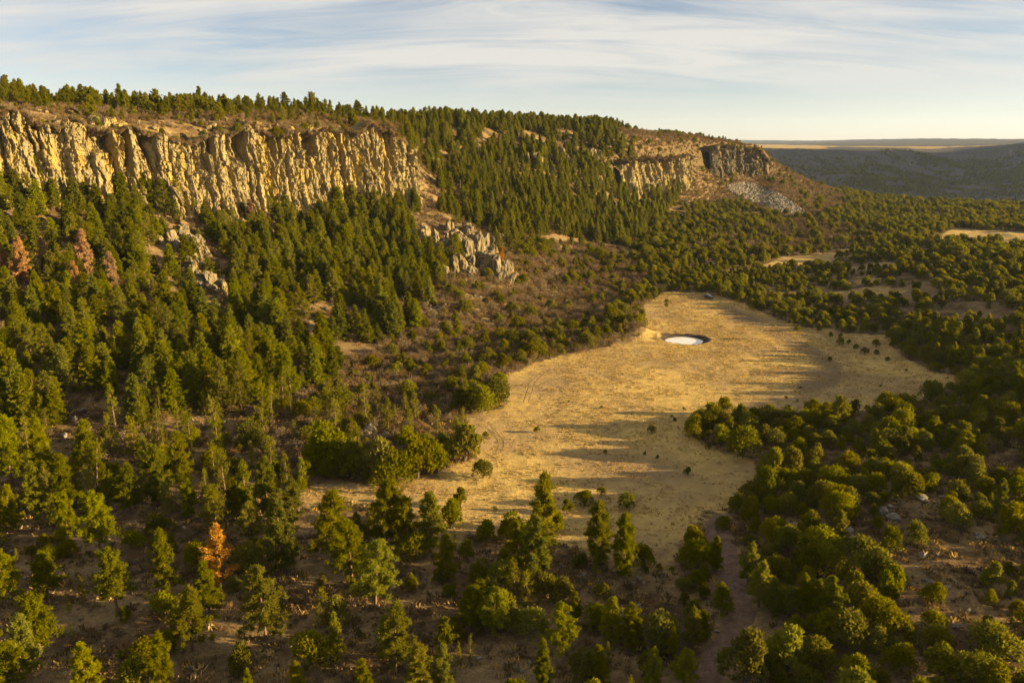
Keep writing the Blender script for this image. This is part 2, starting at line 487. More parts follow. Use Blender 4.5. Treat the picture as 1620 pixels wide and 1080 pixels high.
def mat_ground():
    T = NT('ground_cover')
    pos = T.n('ShaderNodeNewGeometry').outputs['Position']
    cov = T.n('ShaderNodeAttribute', attribute_name='cover').outputs['Color']
    sep = T.n('ShaderNodeSeparateColor', {'Color': cov})
    R, G, B = sep.outputs[0], sep.outputs[1], sep.outputs[2]
    nb = T.noise(pos, 0.035, 5, 0.6)
    nm = T.noise(pos, 0.35, 6, 0.65)
    nf = T.noise(pos, 2.2, 5, 0.7)
    ng = T.noise(pos, 0.011, 4, 0.6, 1.5)
    # dry grass
    gold = T.ramp(nm, [(0.30, (0.31, 0.205, 0.070)), (0.55, (0.44, 0.305, 0.098)), (0.75, (0.52, 0.37, 0.125))])
    dull = T.ramp(nm, [(0.30, (0.20, 0.135, 0.065)), (0.70, (0.34, 0.235, 0.105))])
    grass = T.mix(T.ramp(nb, [(0.42, 0.0), (0.62, 1.0)]), gold, dull)
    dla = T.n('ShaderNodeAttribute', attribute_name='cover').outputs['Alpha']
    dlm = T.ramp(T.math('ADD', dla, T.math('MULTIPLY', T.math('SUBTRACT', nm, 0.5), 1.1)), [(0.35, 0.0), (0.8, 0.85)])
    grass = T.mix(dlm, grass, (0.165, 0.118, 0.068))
    red = T.ramp(T.noise(pos, 0.09, 4, 0.6), [(0.60, 0.0), (0.72, 0.55)])
    grass = T.mix(red, grass, (0.24, 0.135, 0.06))
    # brown slope: litter, bare soil, dead grass, grey stones
    soil = T.ramp(nm, [(0.25, (0.036, 0.024, 0.012)), (0.50, (0.076, 0.049, 0.023)), (0.72, (0.150, 0.100, 0.047))])
    soil = T.mix(T.ramp(T.noise(pos, 0.16, 5, 0.6), [(0.48, 0.0), (0.66, 0.75)]), soil, (0.115, 0.062, 0.026))
    soil = T.mix(T.math('MULTIPLY', T.ramp(T.noise(pos, 0.075, 5, 0.62, 0.5), [(0.41, 0.0), (0.55, 1.0)]), T.ramp(nf, [(0.35, 0.25), (0.6, 0.8)])), soil, dull)
    stone = T.n('ShaderNodeTexVoronoi', {'Vector': pos, 'Scale': 0.85})
    stm = T.math('MULTIPLY', T.ramp(stone.outputs['Distance'], [(0.16, 1.0), (0.24, 0.0)]), T.ramp(T.noise(pos, 0.12, 3), [(0.60, 0.0), (0.68, 1.0)]))
    soil = T.mix(T.math('MULTIPLY', stm, 0.7), soil, (0.30, 0.26, 0.20))
    edge = T.math('ADD', R, T.math('MULTIPLY', T.math('SUBTRACT', nm, 0.5), 0.9))
    mR = T.ramp(edge, [(0.42, 0.0), (0.60, 1.0)])
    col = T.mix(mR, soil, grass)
    gn = T.n('ShaderNodeSeparateXYZ', {'Vector': T.n('ShaderNodeNewGeometry').outputs['True Normal']}).outputs[2]
    crag = T.ramp(T.math('ADD', gn, T.math('MULTIPLY', T.math('SUBTRACT', nm, 0.5), 0.25)), [(0.62, 1.0), (0.74, 0.0)])
    col = T.mix(crag, col, T.ramp(T.noise(pos, 0.5, 6, 0.65), [(0.3, (0.045, 0.033, 0.016)), (0.5, (0.090, 0.064, 0.030)), (0.7, (0.150, 0.108, 0.052))]))
    # mud and bare track earth
    mud = T.ramp(nm, [(0.3, (0.034, 0.026, 0.020)), (0.7, (0.080, 0.058, 0.040))])
    mB = T.ramp(T.math('ADD', B, T.math('MULTIPLY', T.math('SUBTRACT', nm, 0.5), 0.5)), [(0.35, 0.0), (0.65, 1.0)])
    col = T.mix(mB, col, mud)
    # far country: woodland speckle on grey-brown slopes
    vor = T.n('ShaderNodeTexVoronoi', {'Vector': pos, 'Scale': 0.085})
    spk = T.ramp(vor.outputs['Distance'], [(0.30, 1.0), (0.52, 0.0)])
    thick = T.ramp(T.noise(pos, 0.004, 5, 0.6, 0.6), [(0.36, 0.25), (0.60, 1.0)])
    spk = T.math('MULTIPLY', spk, thick)
    farc = T.mix(T.ramp(ng, [(0.38, 0.0), (0.62, 1.0)]), (0.088, 0.070, 0.060), (0.060, 0.052, 0.046))
    farc = T.mix(spk, farc, (0.022, 0.028, 0.018))
    geo = T.n('ShaderNodeNewGeometry')
    nz = T.n('ShaderNodeSeparateXYZ', {'Vector': geo.outputs['True Normal']}).outputs[2]
    steep = T.ramp(nz, [(0.72, 1.0), (0.86, 0.0)])
    farc = T.mix(T.math('MULTIPLY', steep, 0.8), farc, (0.20, 0.17, 0.14))
    farc = T.mix(mR, farc, grass)
    col = T.mix(G, col, farc)
    h = T.math('ADD', T.math('MULTIPLY', nf, 0.55), T.math('MULTIPLY', nm, 1.1))
    n = T.bump(h, 0.85, 0.55)
    return T.pri(col, 0.95, n, 0.05)


def mat_rock(name, c0, c1, c2, lichen, scale=1.0, lich_amt=0.6, soil=False):
    T = NT(name)
    pos = T.n('ShaderNodeNewGeometry').outputs['Position']
    st = T.n('ShaderNodeMapping', {'Vector': pos, 'Scale': (1.0, 1.0, 0.22)}).outputs[0]
    n1 = T.noise(st, 0.55 * scale, 6, 0.65, 0.4)
    n2 = T.noise(pos, 2.4 * scale, 6, 0.7)
    n3 = T.noise(pos, 0.11 * scale, 4, 0.55)
    n4 = T.noise(st, 0.16 * scale, 5, 0.6, 1.0)
    col = T.ramp(n1, [(0.28, c0), (0.48, c1), (0.70, c2)])
    col = T.mix(T.ramp(n2, [(0.30, 0.55), (0.52, 0.0)]), col, tuple(x * 0.5 for x in c0))
    lm = T.math('MULTIPLY', T.ramp(n4, [(0.48, 0.0), (0.64, 1.0)]), T.ramp(n3, [(0.42, 0.0), (0.56, lich_amt)]))
    lc = T.mix(T.ramp(n2, [(0.40, 0.0), (0.65, 1.0)]), lichen, (lichen[0] * 0.8, lichen[1] * 0.62, lichen[2] * 0.7))
    col = T.mix(lm, col, lc)
    if soil:        # earth and dead grass lodge on the flat tops and ledges
        nz = T.n('ShaderNodeSeparateXYZ', {'Vector': T.n('ShaderNodeNewGeometry').outputs['True Normal']}).outputs[2]
        sm = T.ramp(T.math('ADD', nz, T.math('MULTIPLY', T.math('SUBTRACT', n2, 0.5), 0.4)), [(0.72, 0.0), (0.86, 0.9)])
        col = T.mix(sm, col, T.ramp(n1, [(0.3, (0.050, 0.034, 0.016)), (0.65, (0.120, 0.078, 0.032))]))
    h = T.math('ADD', T.math('MULTIPLY', n2, 0.6), n1)
    n = T.bump(h, 0.9, 0.35 / scale)
    return T.pri(col, 0.92, n, 0.15)


def mat_leaf(name, dark, light, hue_spread=0.5, trans=0.28, hue_var=True):
    T = NT(name)
    tint = T.n('ShaderNodeAttribute', attribute_name='tint').outputs['Fac']
    rnd = T.n('ShaderNodeObjectInfo').outputs['Random']
    f = T.math('ADD', T.math('MULTIPLY', tint, 1 - hue_spread), T.math('MULTIPLY', rnd, hue_spread))
    col = T.mix(f, dark, light)
    wn = T.n('ShaderNodeTexWhiteNoise', {'W': rnd}, noise_dimensions='1D').outputs['Color']
    ws = T.n('ShaderNodeSeparateColor', {'Color': wn})
    col = T.n('ShaderNodeHueSaturation', {'Color': col, 'Hue': T.math('MULTIPLY_ADD', ws.outputs[0], 0.024 if hue_var else 0.012, 0.478 if hue_var else 0.494),
                                         'Saturation': T.math('MULTIPLY_ADD', ws.outputs[1], 0.22, 0.92), 'Value': T.math('MULTIPLY_ADD', ws.outputs[2], 0.42, 0.80)}).outputs[0]
    d = T.n('ShaderNodeBsdfDiffuse', {'Color': col, 'Roughness': 0.6})
    tr = T.n('ShaderNodeBsdfTranslucent', {'Color': T.mix(1.0, col, (1.05, 1.0, 0.6), 'MULTIPLY')})
    mx = T.n('ShaderNodeMixShader', {'Fac': trans})
    T.t.links.new(d.outputs[0], mx.inputs[1]); T.t.links.new(tr.outputs[0], mx.inputs[2])
    T.t.links.new(mx.outputs[0], T.out.inputs['Surface'])
    return T.m


def mat_bark(name, c0, c1):
    T = NT(name)
    tc = T.n('ShaderNodeTexCoord').outputs['Object']
    mp = T.n('ShaderNodeMapping', {'Vector': tc, 'Scale': (6, 6, 1.2)}).outputs[0]
    n = T.noise(mp, 2.0, 4, 0.6)
    return T.pri(T.ramp(n, [(0.3, c0), (0.7, c1)]), 0.95, T.bump(n, 0.6, 0.05), 0.1)


def mat_plain(name, col, rough=0.5, metallic=0.0, spec=0.5, grain=0.0):
    T = NT(name)
    tc = T.n('ShaderNodeTexCoord').outputs['Object']
    n = T.noise(tc, 6.0, 3)
    c = T.mix(T.math('MULTIPLY', n, grain), col, tuple(x * 0.5 for x in col)) if grain else (*col, 1)
    return T.pri(c, rough, None, spec, Metallic=metallic)


M_GROUND = mat_ground()
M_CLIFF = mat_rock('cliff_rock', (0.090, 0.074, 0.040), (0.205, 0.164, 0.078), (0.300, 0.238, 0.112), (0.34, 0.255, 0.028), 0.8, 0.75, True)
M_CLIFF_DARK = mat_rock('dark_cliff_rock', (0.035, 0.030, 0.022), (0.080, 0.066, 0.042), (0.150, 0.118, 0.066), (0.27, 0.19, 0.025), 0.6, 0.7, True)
M_ROCK = mat_rock('outcrop_rock', (0.068, 0.056, 0.035), (0.155, 0.124, 0.074), (0.245, 0.198, 0.118), (0.28, 0.205, 0.035), 1.3, 0.5)
M_STONE = mat_rock('boulder_stone', (0.085, 0.073, 0.056), (0.165, 0.142, 0.110), (0.26, 0.225, 0.17), (0.24, 0.20, 0.07), 2.0, 0.35)
M_PINE = mat_leaf('pine_needles', (0.110, 0.120, 0.005), (0.232, 0.230, 0.008), 0.40, 0.50)
M_FIR = mat_leaf('fir_needles', (0.098, 0.110, 0.006), (0.208, 0.212, 0.010), 0.45, 0.50)
M_JUN = mat_leaf('juniper_scales', (0.086, 0.092, 0.006), (0.204, 0.198, 0.011), 0.55, 0.44)
M_OAK = mat_leaf('dry_oak_leaves', (0.104, 0.068, 0.030), (0.245, 0.158, 0.066), 0.6, 0.2, False)
M_OAKG = mat_leaf('grey_oak_twigs', (0.140, 0.102, 0.058), (0.275, 0.202, 0.112), 0.6, 0.15, False)
M_RUST = mat_leaf('rusty_needles', (0.34, 0.175, 0.036), (0.58, 0.32, 0.078), 0.35, 0.25, False)
M_PALE_RUST = mat_leaf('faded_rusty_needles', (0.22, 0.125, 0.056), (0.36, 0.215, 0.100), 0.35, 0.2, False)
M_FORB = mat_leaf('brown_forbs', (0.085, 0.055, 0.026), (0.225, 0.155, 0.072), 0.6, 0.2, False)
M_GRASS = mat_leaf('dry_grass_blades', (0.30, 0.20, 0.075), (0.52, 0.37, 0.14), 0.6, 0.3, False)
M_BARK = mat_bark('pine_bark', (0.085, 0.050, 0.030), (0.20, 0.125, 0.075))
M_BARKJ = mat_bark('juniper_bark', (0.070, 0.052, 0.040), (0.17, 0.125, 0.095))
M_DEAD = mat_bark('dead_wood', (0.24, 0.19, 0.14), (0.42, 0.34, 0.26))


# ------------------------------------------------------------------ the ground sheet
def ground_grid():
    a = np.concatenate([np.linspace(-1.45, -0.74, 60, endpoint=False), np.linspace(-0.74, 0.74, 620, endpoint=False), np.linspace(0.74, 1.9, 70)])
    y = np.concatenate([np.exp(np.linspace(math.log(18), math.log(80), 30, endpoint=False)), np.exp(np.linspace(math.log(80), math.log(620), 360, endpoint=False)),
                        np.exp(np.linspace(math.log(620), math.log(1300), 110, endpoint=False)), np.exp(np.linspace(math.log(1300), math.log(5200), 150, endpoint=False)),
                        np.exp(np.linspace(math.log(5200), math.log(16000), 30))])
    return a, y


GA, GY = ground_grid()
A2, Y2 = np.meshgrid(GA, GY)
X2 = A2 * Y2
Z2 = height(X2, Y2)
SIGHT = np.maximum.accumulate((Z2 - CAM_H) / Y2, axis=0)    # sight lines over the land


def visible(X, Y, ztop, slack=0.0):
    ia = np.clip(np.searchsorted(GA, X / Y), 0, len(GA) - 1)
    iy = np.clip(np.searchsorted(GY, Y) - 2, 0, len(GY) - 1)
    return (ztop - CAM_H) / Y >= SIGHT[iy, ia] - slack


def zgrid(X, Y):
    """height of the ground sheet itself"""
    X, Y = np.asarray(X, float), np.asarray(Y, float)
    a = np.clip(X / np.maximum(Y, 1), GA[0], GA[-1] - 1e-6); y = np.clip(Y, GY[0], GY[-1] - 1e-3)
    ia = np.clip(np.searchsorted(GA, a, side='right') - 1, 0, len(GA) - 2); iy = np.clip(np.searchsorted(GY, y, side='right') - 1, 0, len(GY) - 2)
    fa = (a - GA[ia]) / (GA[ia + 1] - GA[ia]); fy = (y - GY[iy]) / (GY[iy + 1] - GY[iy])
    return (Z2[iy, ia] * (1 - fa) + Z2[iy, ia + 1] * fa) * (1 - fy) + (Z2[iy + 1, ia] * (1 - fa) + Z2[iy + 1, ia + 1] * fa) * fy


def hit(px, py, ymax=6000.0):
    """ground point under photo pixels"""
    px, py = np.atleast_1d(np.asarray(px, float)), np.atleast_1d(np.asarray(py, float))
    dx, dy, dz = ray_dir(px, py)
    dx = np.broadcast_to(dx, px.shape)
    ys = np.exp(np.linspace(math.log(45), math.log(ymax), 420))
    res = np.full(px.shape, np.nan)
    prev = None
    for q in ys:
        t = q / dy
        g = CAM_H + dz * t - zgrid(dx * t, dy * t)
        if prev is not None:
            c = np.isnan(res) & (g <= 0) & (prev > 0)
            if c.any():
                f = prev / np.maximum(prev - g, 1e-6)
                res = np.where(c, last + (q - last) * f, res)
        prev, last = g, q
        if not np.isnan(res).any(): break
    X = dx / dy * res
    return X, res, zgrid(np.nan_to_num(X), np.nan_to_num(res, nan=100.0))


GRASS_STRIPS = [
    [(1120, 432), (1205, 420), (1240, 407), (1325, 400), (1345, 406), (1290, 418), (1215, 426), (1130, 436)],
    [(1345, 424), (1400, 414), (1430, 418), (1425, 425), (1360, 428)],
    [(1455, 380), (1490, 370), (1510, 360), (1580, 366), (1700, 372), (1700, 392), (1600, 388), (1560, 383), (1470, 384)],
    [(1350, 444), (1372, 438), (1395, 440), (1390, 449), (1355, 450)],
    [(1290, 466), (1390, 452), (1440, 458), (1420, 470), (1330, 476)],
]


def smooth_mask(px, py, poly, soft):
    d = poly_dist(px, py, poly)
    s = np.where(in_poly(px, py, poly), d, -d)
    return np.clip(0.5 + s / soft, 0, 1)


def build_ground():
    px, py, dep = project(X2, Y2, Z2)
    fr = (px > -200) & (px < 1900) & (py > 330) & (py < 1150)
    grass = np.zeros(X2.shape)
    grass[fr] = smooth_mask(px[fr], py[fr], MEADOW, 14 + np.clip(py[fr] - 690, 0, 200) * 0.45)
    for p in GRASS_STRIPS:
        grass[fr] = np.maximum(grass[fr], smooth_mask(px[fr], py[fr], p, 12))
    dist = np.hypot(X2, Y2)
    # golden flats on top of the far mesa and on the canyon floor
    fm = (Y2 > 3300) & (Y2 < 9000) & (Z2 > 18)
    flats = fbm2(X2 / 1500 + 1.7, Y2 / 700, 55, 3)
    left = np.clip((1330 - px) / 50, 0, 1) * np.clip((Y2 - 3500) / 300, 0, 1) * np.clip((6800 - Y2) / 900, 0, 1)
    patch = np.clip(1 - np.hypot((px - 1468) / 34, (py - 234) / 2.2), 0, 1) * 1.6
    grass = np.where(fm, np.clip(left + patch + np.clip(flats - 0.34, 0, 1) * 4, 0, 1), grass)
    cf = (Y2 > 1600) & (Y2 < 2500)
    grass = np.where(cf, np.clip((px - 1440) / 60, 0, 1) * np.clip((py - 300) / 12, 0, 1) * np.clip(fbm2(X2 / 120, Y2 / 150, 57, 3) * 3.0 - 0.1, 0, 0.55), grass)
    far = np.clip((dist - 1150) / 250, 0, 1)
    e = np.hypot((X2 - POND[0]) / (POND_R[0] + 2.4), (Y2 - POND[1]) / (POND_R[1] + 3.2))
    mud = np.clip((1.42 - e + 0.25 * fbm2(X2 / 4, Y2 / 4, 64, 3)) * 2.6, 0, 1)
    mud = np.maximum(mud, 0.75 * np.clip(1 - np.hypot((X2 - POND[0] - 17) / 13, (Y2 - POND[1] + 1) / 6), 0, 1))
    dl = np.zeros(X2.shape)
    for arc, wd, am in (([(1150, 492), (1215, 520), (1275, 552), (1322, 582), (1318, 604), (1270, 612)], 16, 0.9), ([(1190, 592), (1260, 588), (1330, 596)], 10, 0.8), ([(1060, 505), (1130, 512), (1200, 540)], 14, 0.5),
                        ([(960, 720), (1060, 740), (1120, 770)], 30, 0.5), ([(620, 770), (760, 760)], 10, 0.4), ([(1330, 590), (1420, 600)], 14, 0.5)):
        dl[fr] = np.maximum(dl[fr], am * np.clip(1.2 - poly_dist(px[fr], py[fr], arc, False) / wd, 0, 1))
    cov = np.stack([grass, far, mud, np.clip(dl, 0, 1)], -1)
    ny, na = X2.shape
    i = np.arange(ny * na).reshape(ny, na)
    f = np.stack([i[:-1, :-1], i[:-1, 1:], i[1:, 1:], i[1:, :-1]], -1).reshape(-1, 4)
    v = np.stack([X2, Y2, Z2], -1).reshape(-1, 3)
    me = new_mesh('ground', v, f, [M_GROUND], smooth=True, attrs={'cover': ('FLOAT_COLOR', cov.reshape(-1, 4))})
    return tag(new_obj('ground', me), 'golden meadow floor, brown slopes and far mesas', kind='structure')


build_ground()


# ------------------------------------------------------------------ cliffs: bands of rock columns
SHELF = []


def cliff_band(name, px0, px1, label, seed, wmin, wmax, depth, res=0.45, taper=8.0, top_extra=1.0, lean=0.10, push=11.0, gully=22.0, rag=1.0, mat=None):
    rng = np.random.default_rng(seed)
    # base and top lines from rows 6 and 7 of the sections
    q = np.linspace(0, 1, 900)
    pxq = px0 + (px1 - px0) * q
    # measured on the ground so that the band is continuous with the slope
    aB = np.interp(pxq, PXS, KA[6])
    yB = np.interp(aB, AG, GKY[6])
    B = np.stack([aB * yB, yB], -1)
    seg = np.hypot(*np.diff(B, axis=0).T)
    s = np.concatenate([[0], np.cumsum(seg)])
    L = s[-1]
    ns = int(L / res)
    S = np.linspace(0, L, ns)
    P = np.stack([np.interp(S, s, B[:, 0]), np.interp(S, s, B[:, 1])], -1)
    tan = np.gradient(P, axis=0); tan /= np.linalg.norm(tan, axis=1)[:, None]
    k = np.ones(61) / 61
    tan = np.stack([np.convolve(np.pad(tan[:, i], 30, mode='edge'), k, 'valid') for i in (0, 1)], -1)
    nor = np.stack([tan[:, 1], -tan[:, 0]], -1)           # towards the valley
    nor /= np.linalg.norm(nor, axis=1)[:, None]
    P = P + nor * (push + fbm2(S / 28, S * 0, seed + 7, 3) * 3.0)[:, None]
    zb = np.interp(S, np.linspace(0, L, 900), np.interp(aB, AG, GKZ[6])) - 17.0
    zt = np.interp(S, np.linspace(0, L, 900), np.interp(aB, AG, GKZ[7])) + top_extra
    # gullies cut the wall into buttresses
    ng = max(2, int(L / gully))
    gs = (np.arange(ng) + rng.uniform(0.15, 0.85, ng)) * L / ng
    gw, gd = rng.uniform(1.4, 4.0, ng), rng.uniform(1.5, 4.5, ng) * depth / 3.2
    gul = sum(d_ * np.exp(-((S - g_) / w_) ** 2) for g_, w_, d_ in zip(gs, gw, gd))
    zt = zt + (fbm2(S / 30, S * 0 + 3, seed + 8, 3) * 4.6 + fbm2(S / 7, S * 0 + 9, seed + 9, 2) * 2.0) * rag - gul * 0.45
    nh = 88 if res < 0.7 else 60
    H = np.concatenate([np.linspace(0, 1, nh), [1.03, 1.06, 1.10, 1.2, 1.3]])
    SS, HH = np.meshgrid(S, np.minimum(H, 1.0))
    # column sites
    w = []
    while sum(w) < L + 30:
        r_ = rng.random()
        w.append(rng.uniform(wmin, wmax) * (2.0 if r_ < 0.15 else (0.55 if r_ < 0.5 else 1)))
    edge = np.concatenate([[-12], np.cumsum(w) - 12])
    out = rng.normal(0, 0.55, len(w)) * depth
    crest = 1 - np.where(rng.random(len(w)) < 0.75, 0.02 + 0.55 * rng.random(len(w)) ** 1.8, 0)
    slope_ = rng.uniform(0.3, 1.9, len(w))
    tilt = rng.normal(0, 0.07, len(w))
    zz = HH * (zt - zb)[None, :] + zb[None, :]
    warp = SS + fbm2(SS / 14, zz / 22, seed + 1, 3) * 2.6 + fbm2(SS / 3, zz / 4.0, seed + 2, 3) * 0.8
    idx = np.clip(np.searchsorted(edge, warp) - 1, 0, len(w) - 1)
    u = (warp - edge[idx]) / np.asarray(w)[idx] * 2 - 1
    prof = np.clip(1 - np.abs(u) ** rng.uniform(1.6, 5.0, len(w))[idx], 0, 1) ** 0.6
    wid = np.clip(np.asarray(w)[idx] / 5.0, 0.35, 1.3)
    fis = np.minimum(1 - np.abs(u), 1) * np.asarray(w)[idx] * 0.5        # metres to the nearest fissure
    D = (prof - 1) * depth * 0.22 * wid + out[idx] * 0.5 + u * tilt[idx] * np.asarray(w)[idx] * 2.6 - (rng.random(len(w)) ** 1.5 * 5.0)[idx] * wid * np.clip(0.55 + 1.5 * fbm2(SS / 5, zz / 9, seed + 33, 2), 0, 1.3) * np.exp(-(fis / 0.32) ** 2)
    # ledges: a column that stops short steps back above its crest
    over = np.clip((HH - crest[idx] - 0.09 * fbm2(SS / 2.5, zz / 3, seed + 4, 3)) / 0.07, 0, 1)
    D = D - over * depth * rng.uniform(0.5, 1.6, len(w))[idx] - np.clip(HH - crest[idx], 0, 1) * 7 * slope_[idx]
    # second generation of cracks and lumps
    D = D - np.clip(0.16 - np.abs(fbm2(warp / 1.7, zz / 9, seed + 3, 3)), 0, 1) * 5.0
    lump = fbm3(SS / 4.5, zz / 6.5, D * 0 + seed, seed + 11, 5, 0.62)
    D = D + lump * 1.7
    # jointed blocks: each cell stands a little proud of or behind its neighbours
    for cw, ch, amp, sd in ((3.4, 7.0, 1.15, 31), (1.4, 2.6, 0.55, 37)):
        gx, gz = warp / cw, zz / ch
        ix, iz = np.floor(gx).astype(np.int64), np.floor(gz).astype(np.int64)
        best = np.full(gx.shape, 9.0); val = np.zeros(gx.shape)
        for ox in (-1, 0, 1):
            for oz in (-1, 0, 1):
                jx, jz = ix + ox, iz + oz
                cx = jx + _hash(jx, jz, jx * 0, seed + sd); cz = jz + _hash(jx, jz, jx * 0 + 1, seed + sd)
                dd = np.abs(gx - cx) + np.abs(gz - cz) * 0.9
                m_ = dd < best
                best = np.where(m_, dd, best); val = np.where(m_, _hash(jx, jz, jx * 0 + 2, seed + sd), val)
        D = D + (val - 0.5) * 2 * amp - np.clip(best - 0.75, 0, 1) * 0.8
    D = D + fbm3(SS / 0.8, zz / 0.9, D * 0 + 1, seed + 16, 2) * 0.35
    hor = np.abs(fbm2(SS / 14, zz / 2.3, seed + 12, 3))
    D = D - np.clip(0.12 - hor, 0, 1) * 4.5
    D = D - gul[None, :] * np.clip(0.35 + HH * 0.9, 0, 1)
    # buried foot runs out, crown leans back
    D = D + (1 - HH) ** 2.2 * 4.5 - HH * (zt - zb)[None, :] * lean
    # ends taper into the slope
    ends = np.clip(np.minimum(SS, L - SS) / taper, 0, 1)
    D = D - (1 - ends) ** 2 * 6
    back = np.zeros(len(H)); back[nh:] = [1.2, 3.0, 6.0, 11.0, 16.0]
    drop = np.zeros(len(H)); drop[nh:] = [-0.1, -0.5, -1.4, -4.0, -8.0]
    Xc = P[None, :, 0] + nor[None, :, 0] * (D - back[:, None])
    Yc = P[None, :, 1] + nor[None, :, 1] * (D - back[:, None])
    Zc = zz + drop[:, None] + fbm2(SS / 2.2, HH * 6, seed + 13, 3) * 0.6
    V = np.stack([Xc, Yc, Zc], -1).reshape(-1, 3)
    nrow, ncol = SS.shape
    i = np.arange(nrow * ncol).reshape(nrow, ncol)
    F = np.stack([i[:-1, :-1], i[:-1, 1:], i[1:, 1:], i[1:, :-1]], -1)
    cid = idx[:-1, :-1]
    mid = len(S) // 2
    root = new_obj(name, None, loc=(P[mid, 0], P[mid, 1], zb[mid] + 17))
    root.empty_display_size = 1
    tag(root, label, kind='structure')
    o = np.array(root.location)
    for c in np.unique(cid):
        ff = F[cid == c]
        if len(ff) < 12: continue
        uq, inv = np.unique(ff.ravel(), return_inverse=True)
        me = new_mesh('rock_column', V[uq] - o, inv.reshape(-1, 4), [mat or M_CLIFF], smooth=False)
        new_obj('rock_column', me, root)
    SHELF.append((P, nor, zt))
    return P, zb, zt


cliff_band('cliff', -420, 648, 'long golden cliff of rock columns along the mesa', 101, 1.5, 5.0, 3.0, res=0.34, taper=10, top_extra=0.5, lean=0.05, rag=2.0)
cliff_band('cliff', 976, 1084, 'shorter orange cliff band farther along the mesa', 202, 4.0, 9.0, 4.5, res=0.8, taper=14, top_extra=-6, gully=20, rag=0.8)
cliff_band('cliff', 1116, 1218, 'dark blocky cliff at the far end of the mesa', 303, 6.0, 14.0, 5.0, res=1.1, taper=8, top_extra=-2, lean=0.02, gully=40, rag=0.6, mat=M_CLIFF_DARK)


# ------------------------------------------------------------------ plant shapes
def tube(pts, rad, n=5):
    pts, rad = np.asarray(pts, float), np.asarray(rad, float)
    t = np.gradient(pts, axis=0); t /= np.linalg.norm(t, axis=1)[:, None] + 1e-9
    ref = np.where(np.abs(t[:, 2:3]) > 0.8, np.array([[1.0, 0, 0]]), np.array([[0, 0, 1.0]]))
    a = np.cross(t, ref); a /= np.linalg.norm(a, axis=1)[:, None] + 1e-9
    b = np.cross(t, a)
    ang = np.arange(n) * 2 * math.pi / n
    V = pts[:, None, :] + rad[:, None, None] * (a[:, None, :] * np.cos(ang)[None, :, None] + b[:, None, :] * np.sin(ang)[None, :, None])
    m = len(pts)
    i = np.arange(m * n).reshape(m, n)
    j = np.roll(i, -1, axis=1)
    F = np.stack([i[:-1], j[:-1], j[1:], i[1:]], -1).reshape(-1, 4)
    return V.reshape(-1, 3), F


def merge(parts):
    V, F, off = [], [], 0
    for v, f in parts:
        V.append(v); F.append(f + off); off += len(v)
    return np.concatenate(V), np.concatenate(F)


def unit(v):
    return v / (np.linalg.norm(v, axis=-1, keepdims=True) + 1e-9)


def sprays(cen, dirs, length, width, rng, curl=0.25):
    """little leaf-sized blades: one quad each, growing from cen along dirs"""
    n = len(cen)
    d = unit(dirs)
    side = unit(np.cross(d, rng.normal(size=(n, 3))))
    up = np.cross(side, d)
    L = np.asarray(length).reshape(-1, 1); W = np.asarray(width).reshape(-1, 1)
    a = cen - side * W * 0.5
    b = cen + side * W * 0.5
    c = cen + d * L + side * W * 0.38 - up * L * curl * rng.uniform(0, 1, (n, 1))
    e = cen + d * L - side * W * 0.38 - up * L * curl * rng.uniform(0, 1, (n, 1))
    V = np.stack([a, b, c, e], 1).reshape(-1, 3)
    F = np.arange(4 * n).reshape(n, 4)
    return V, F


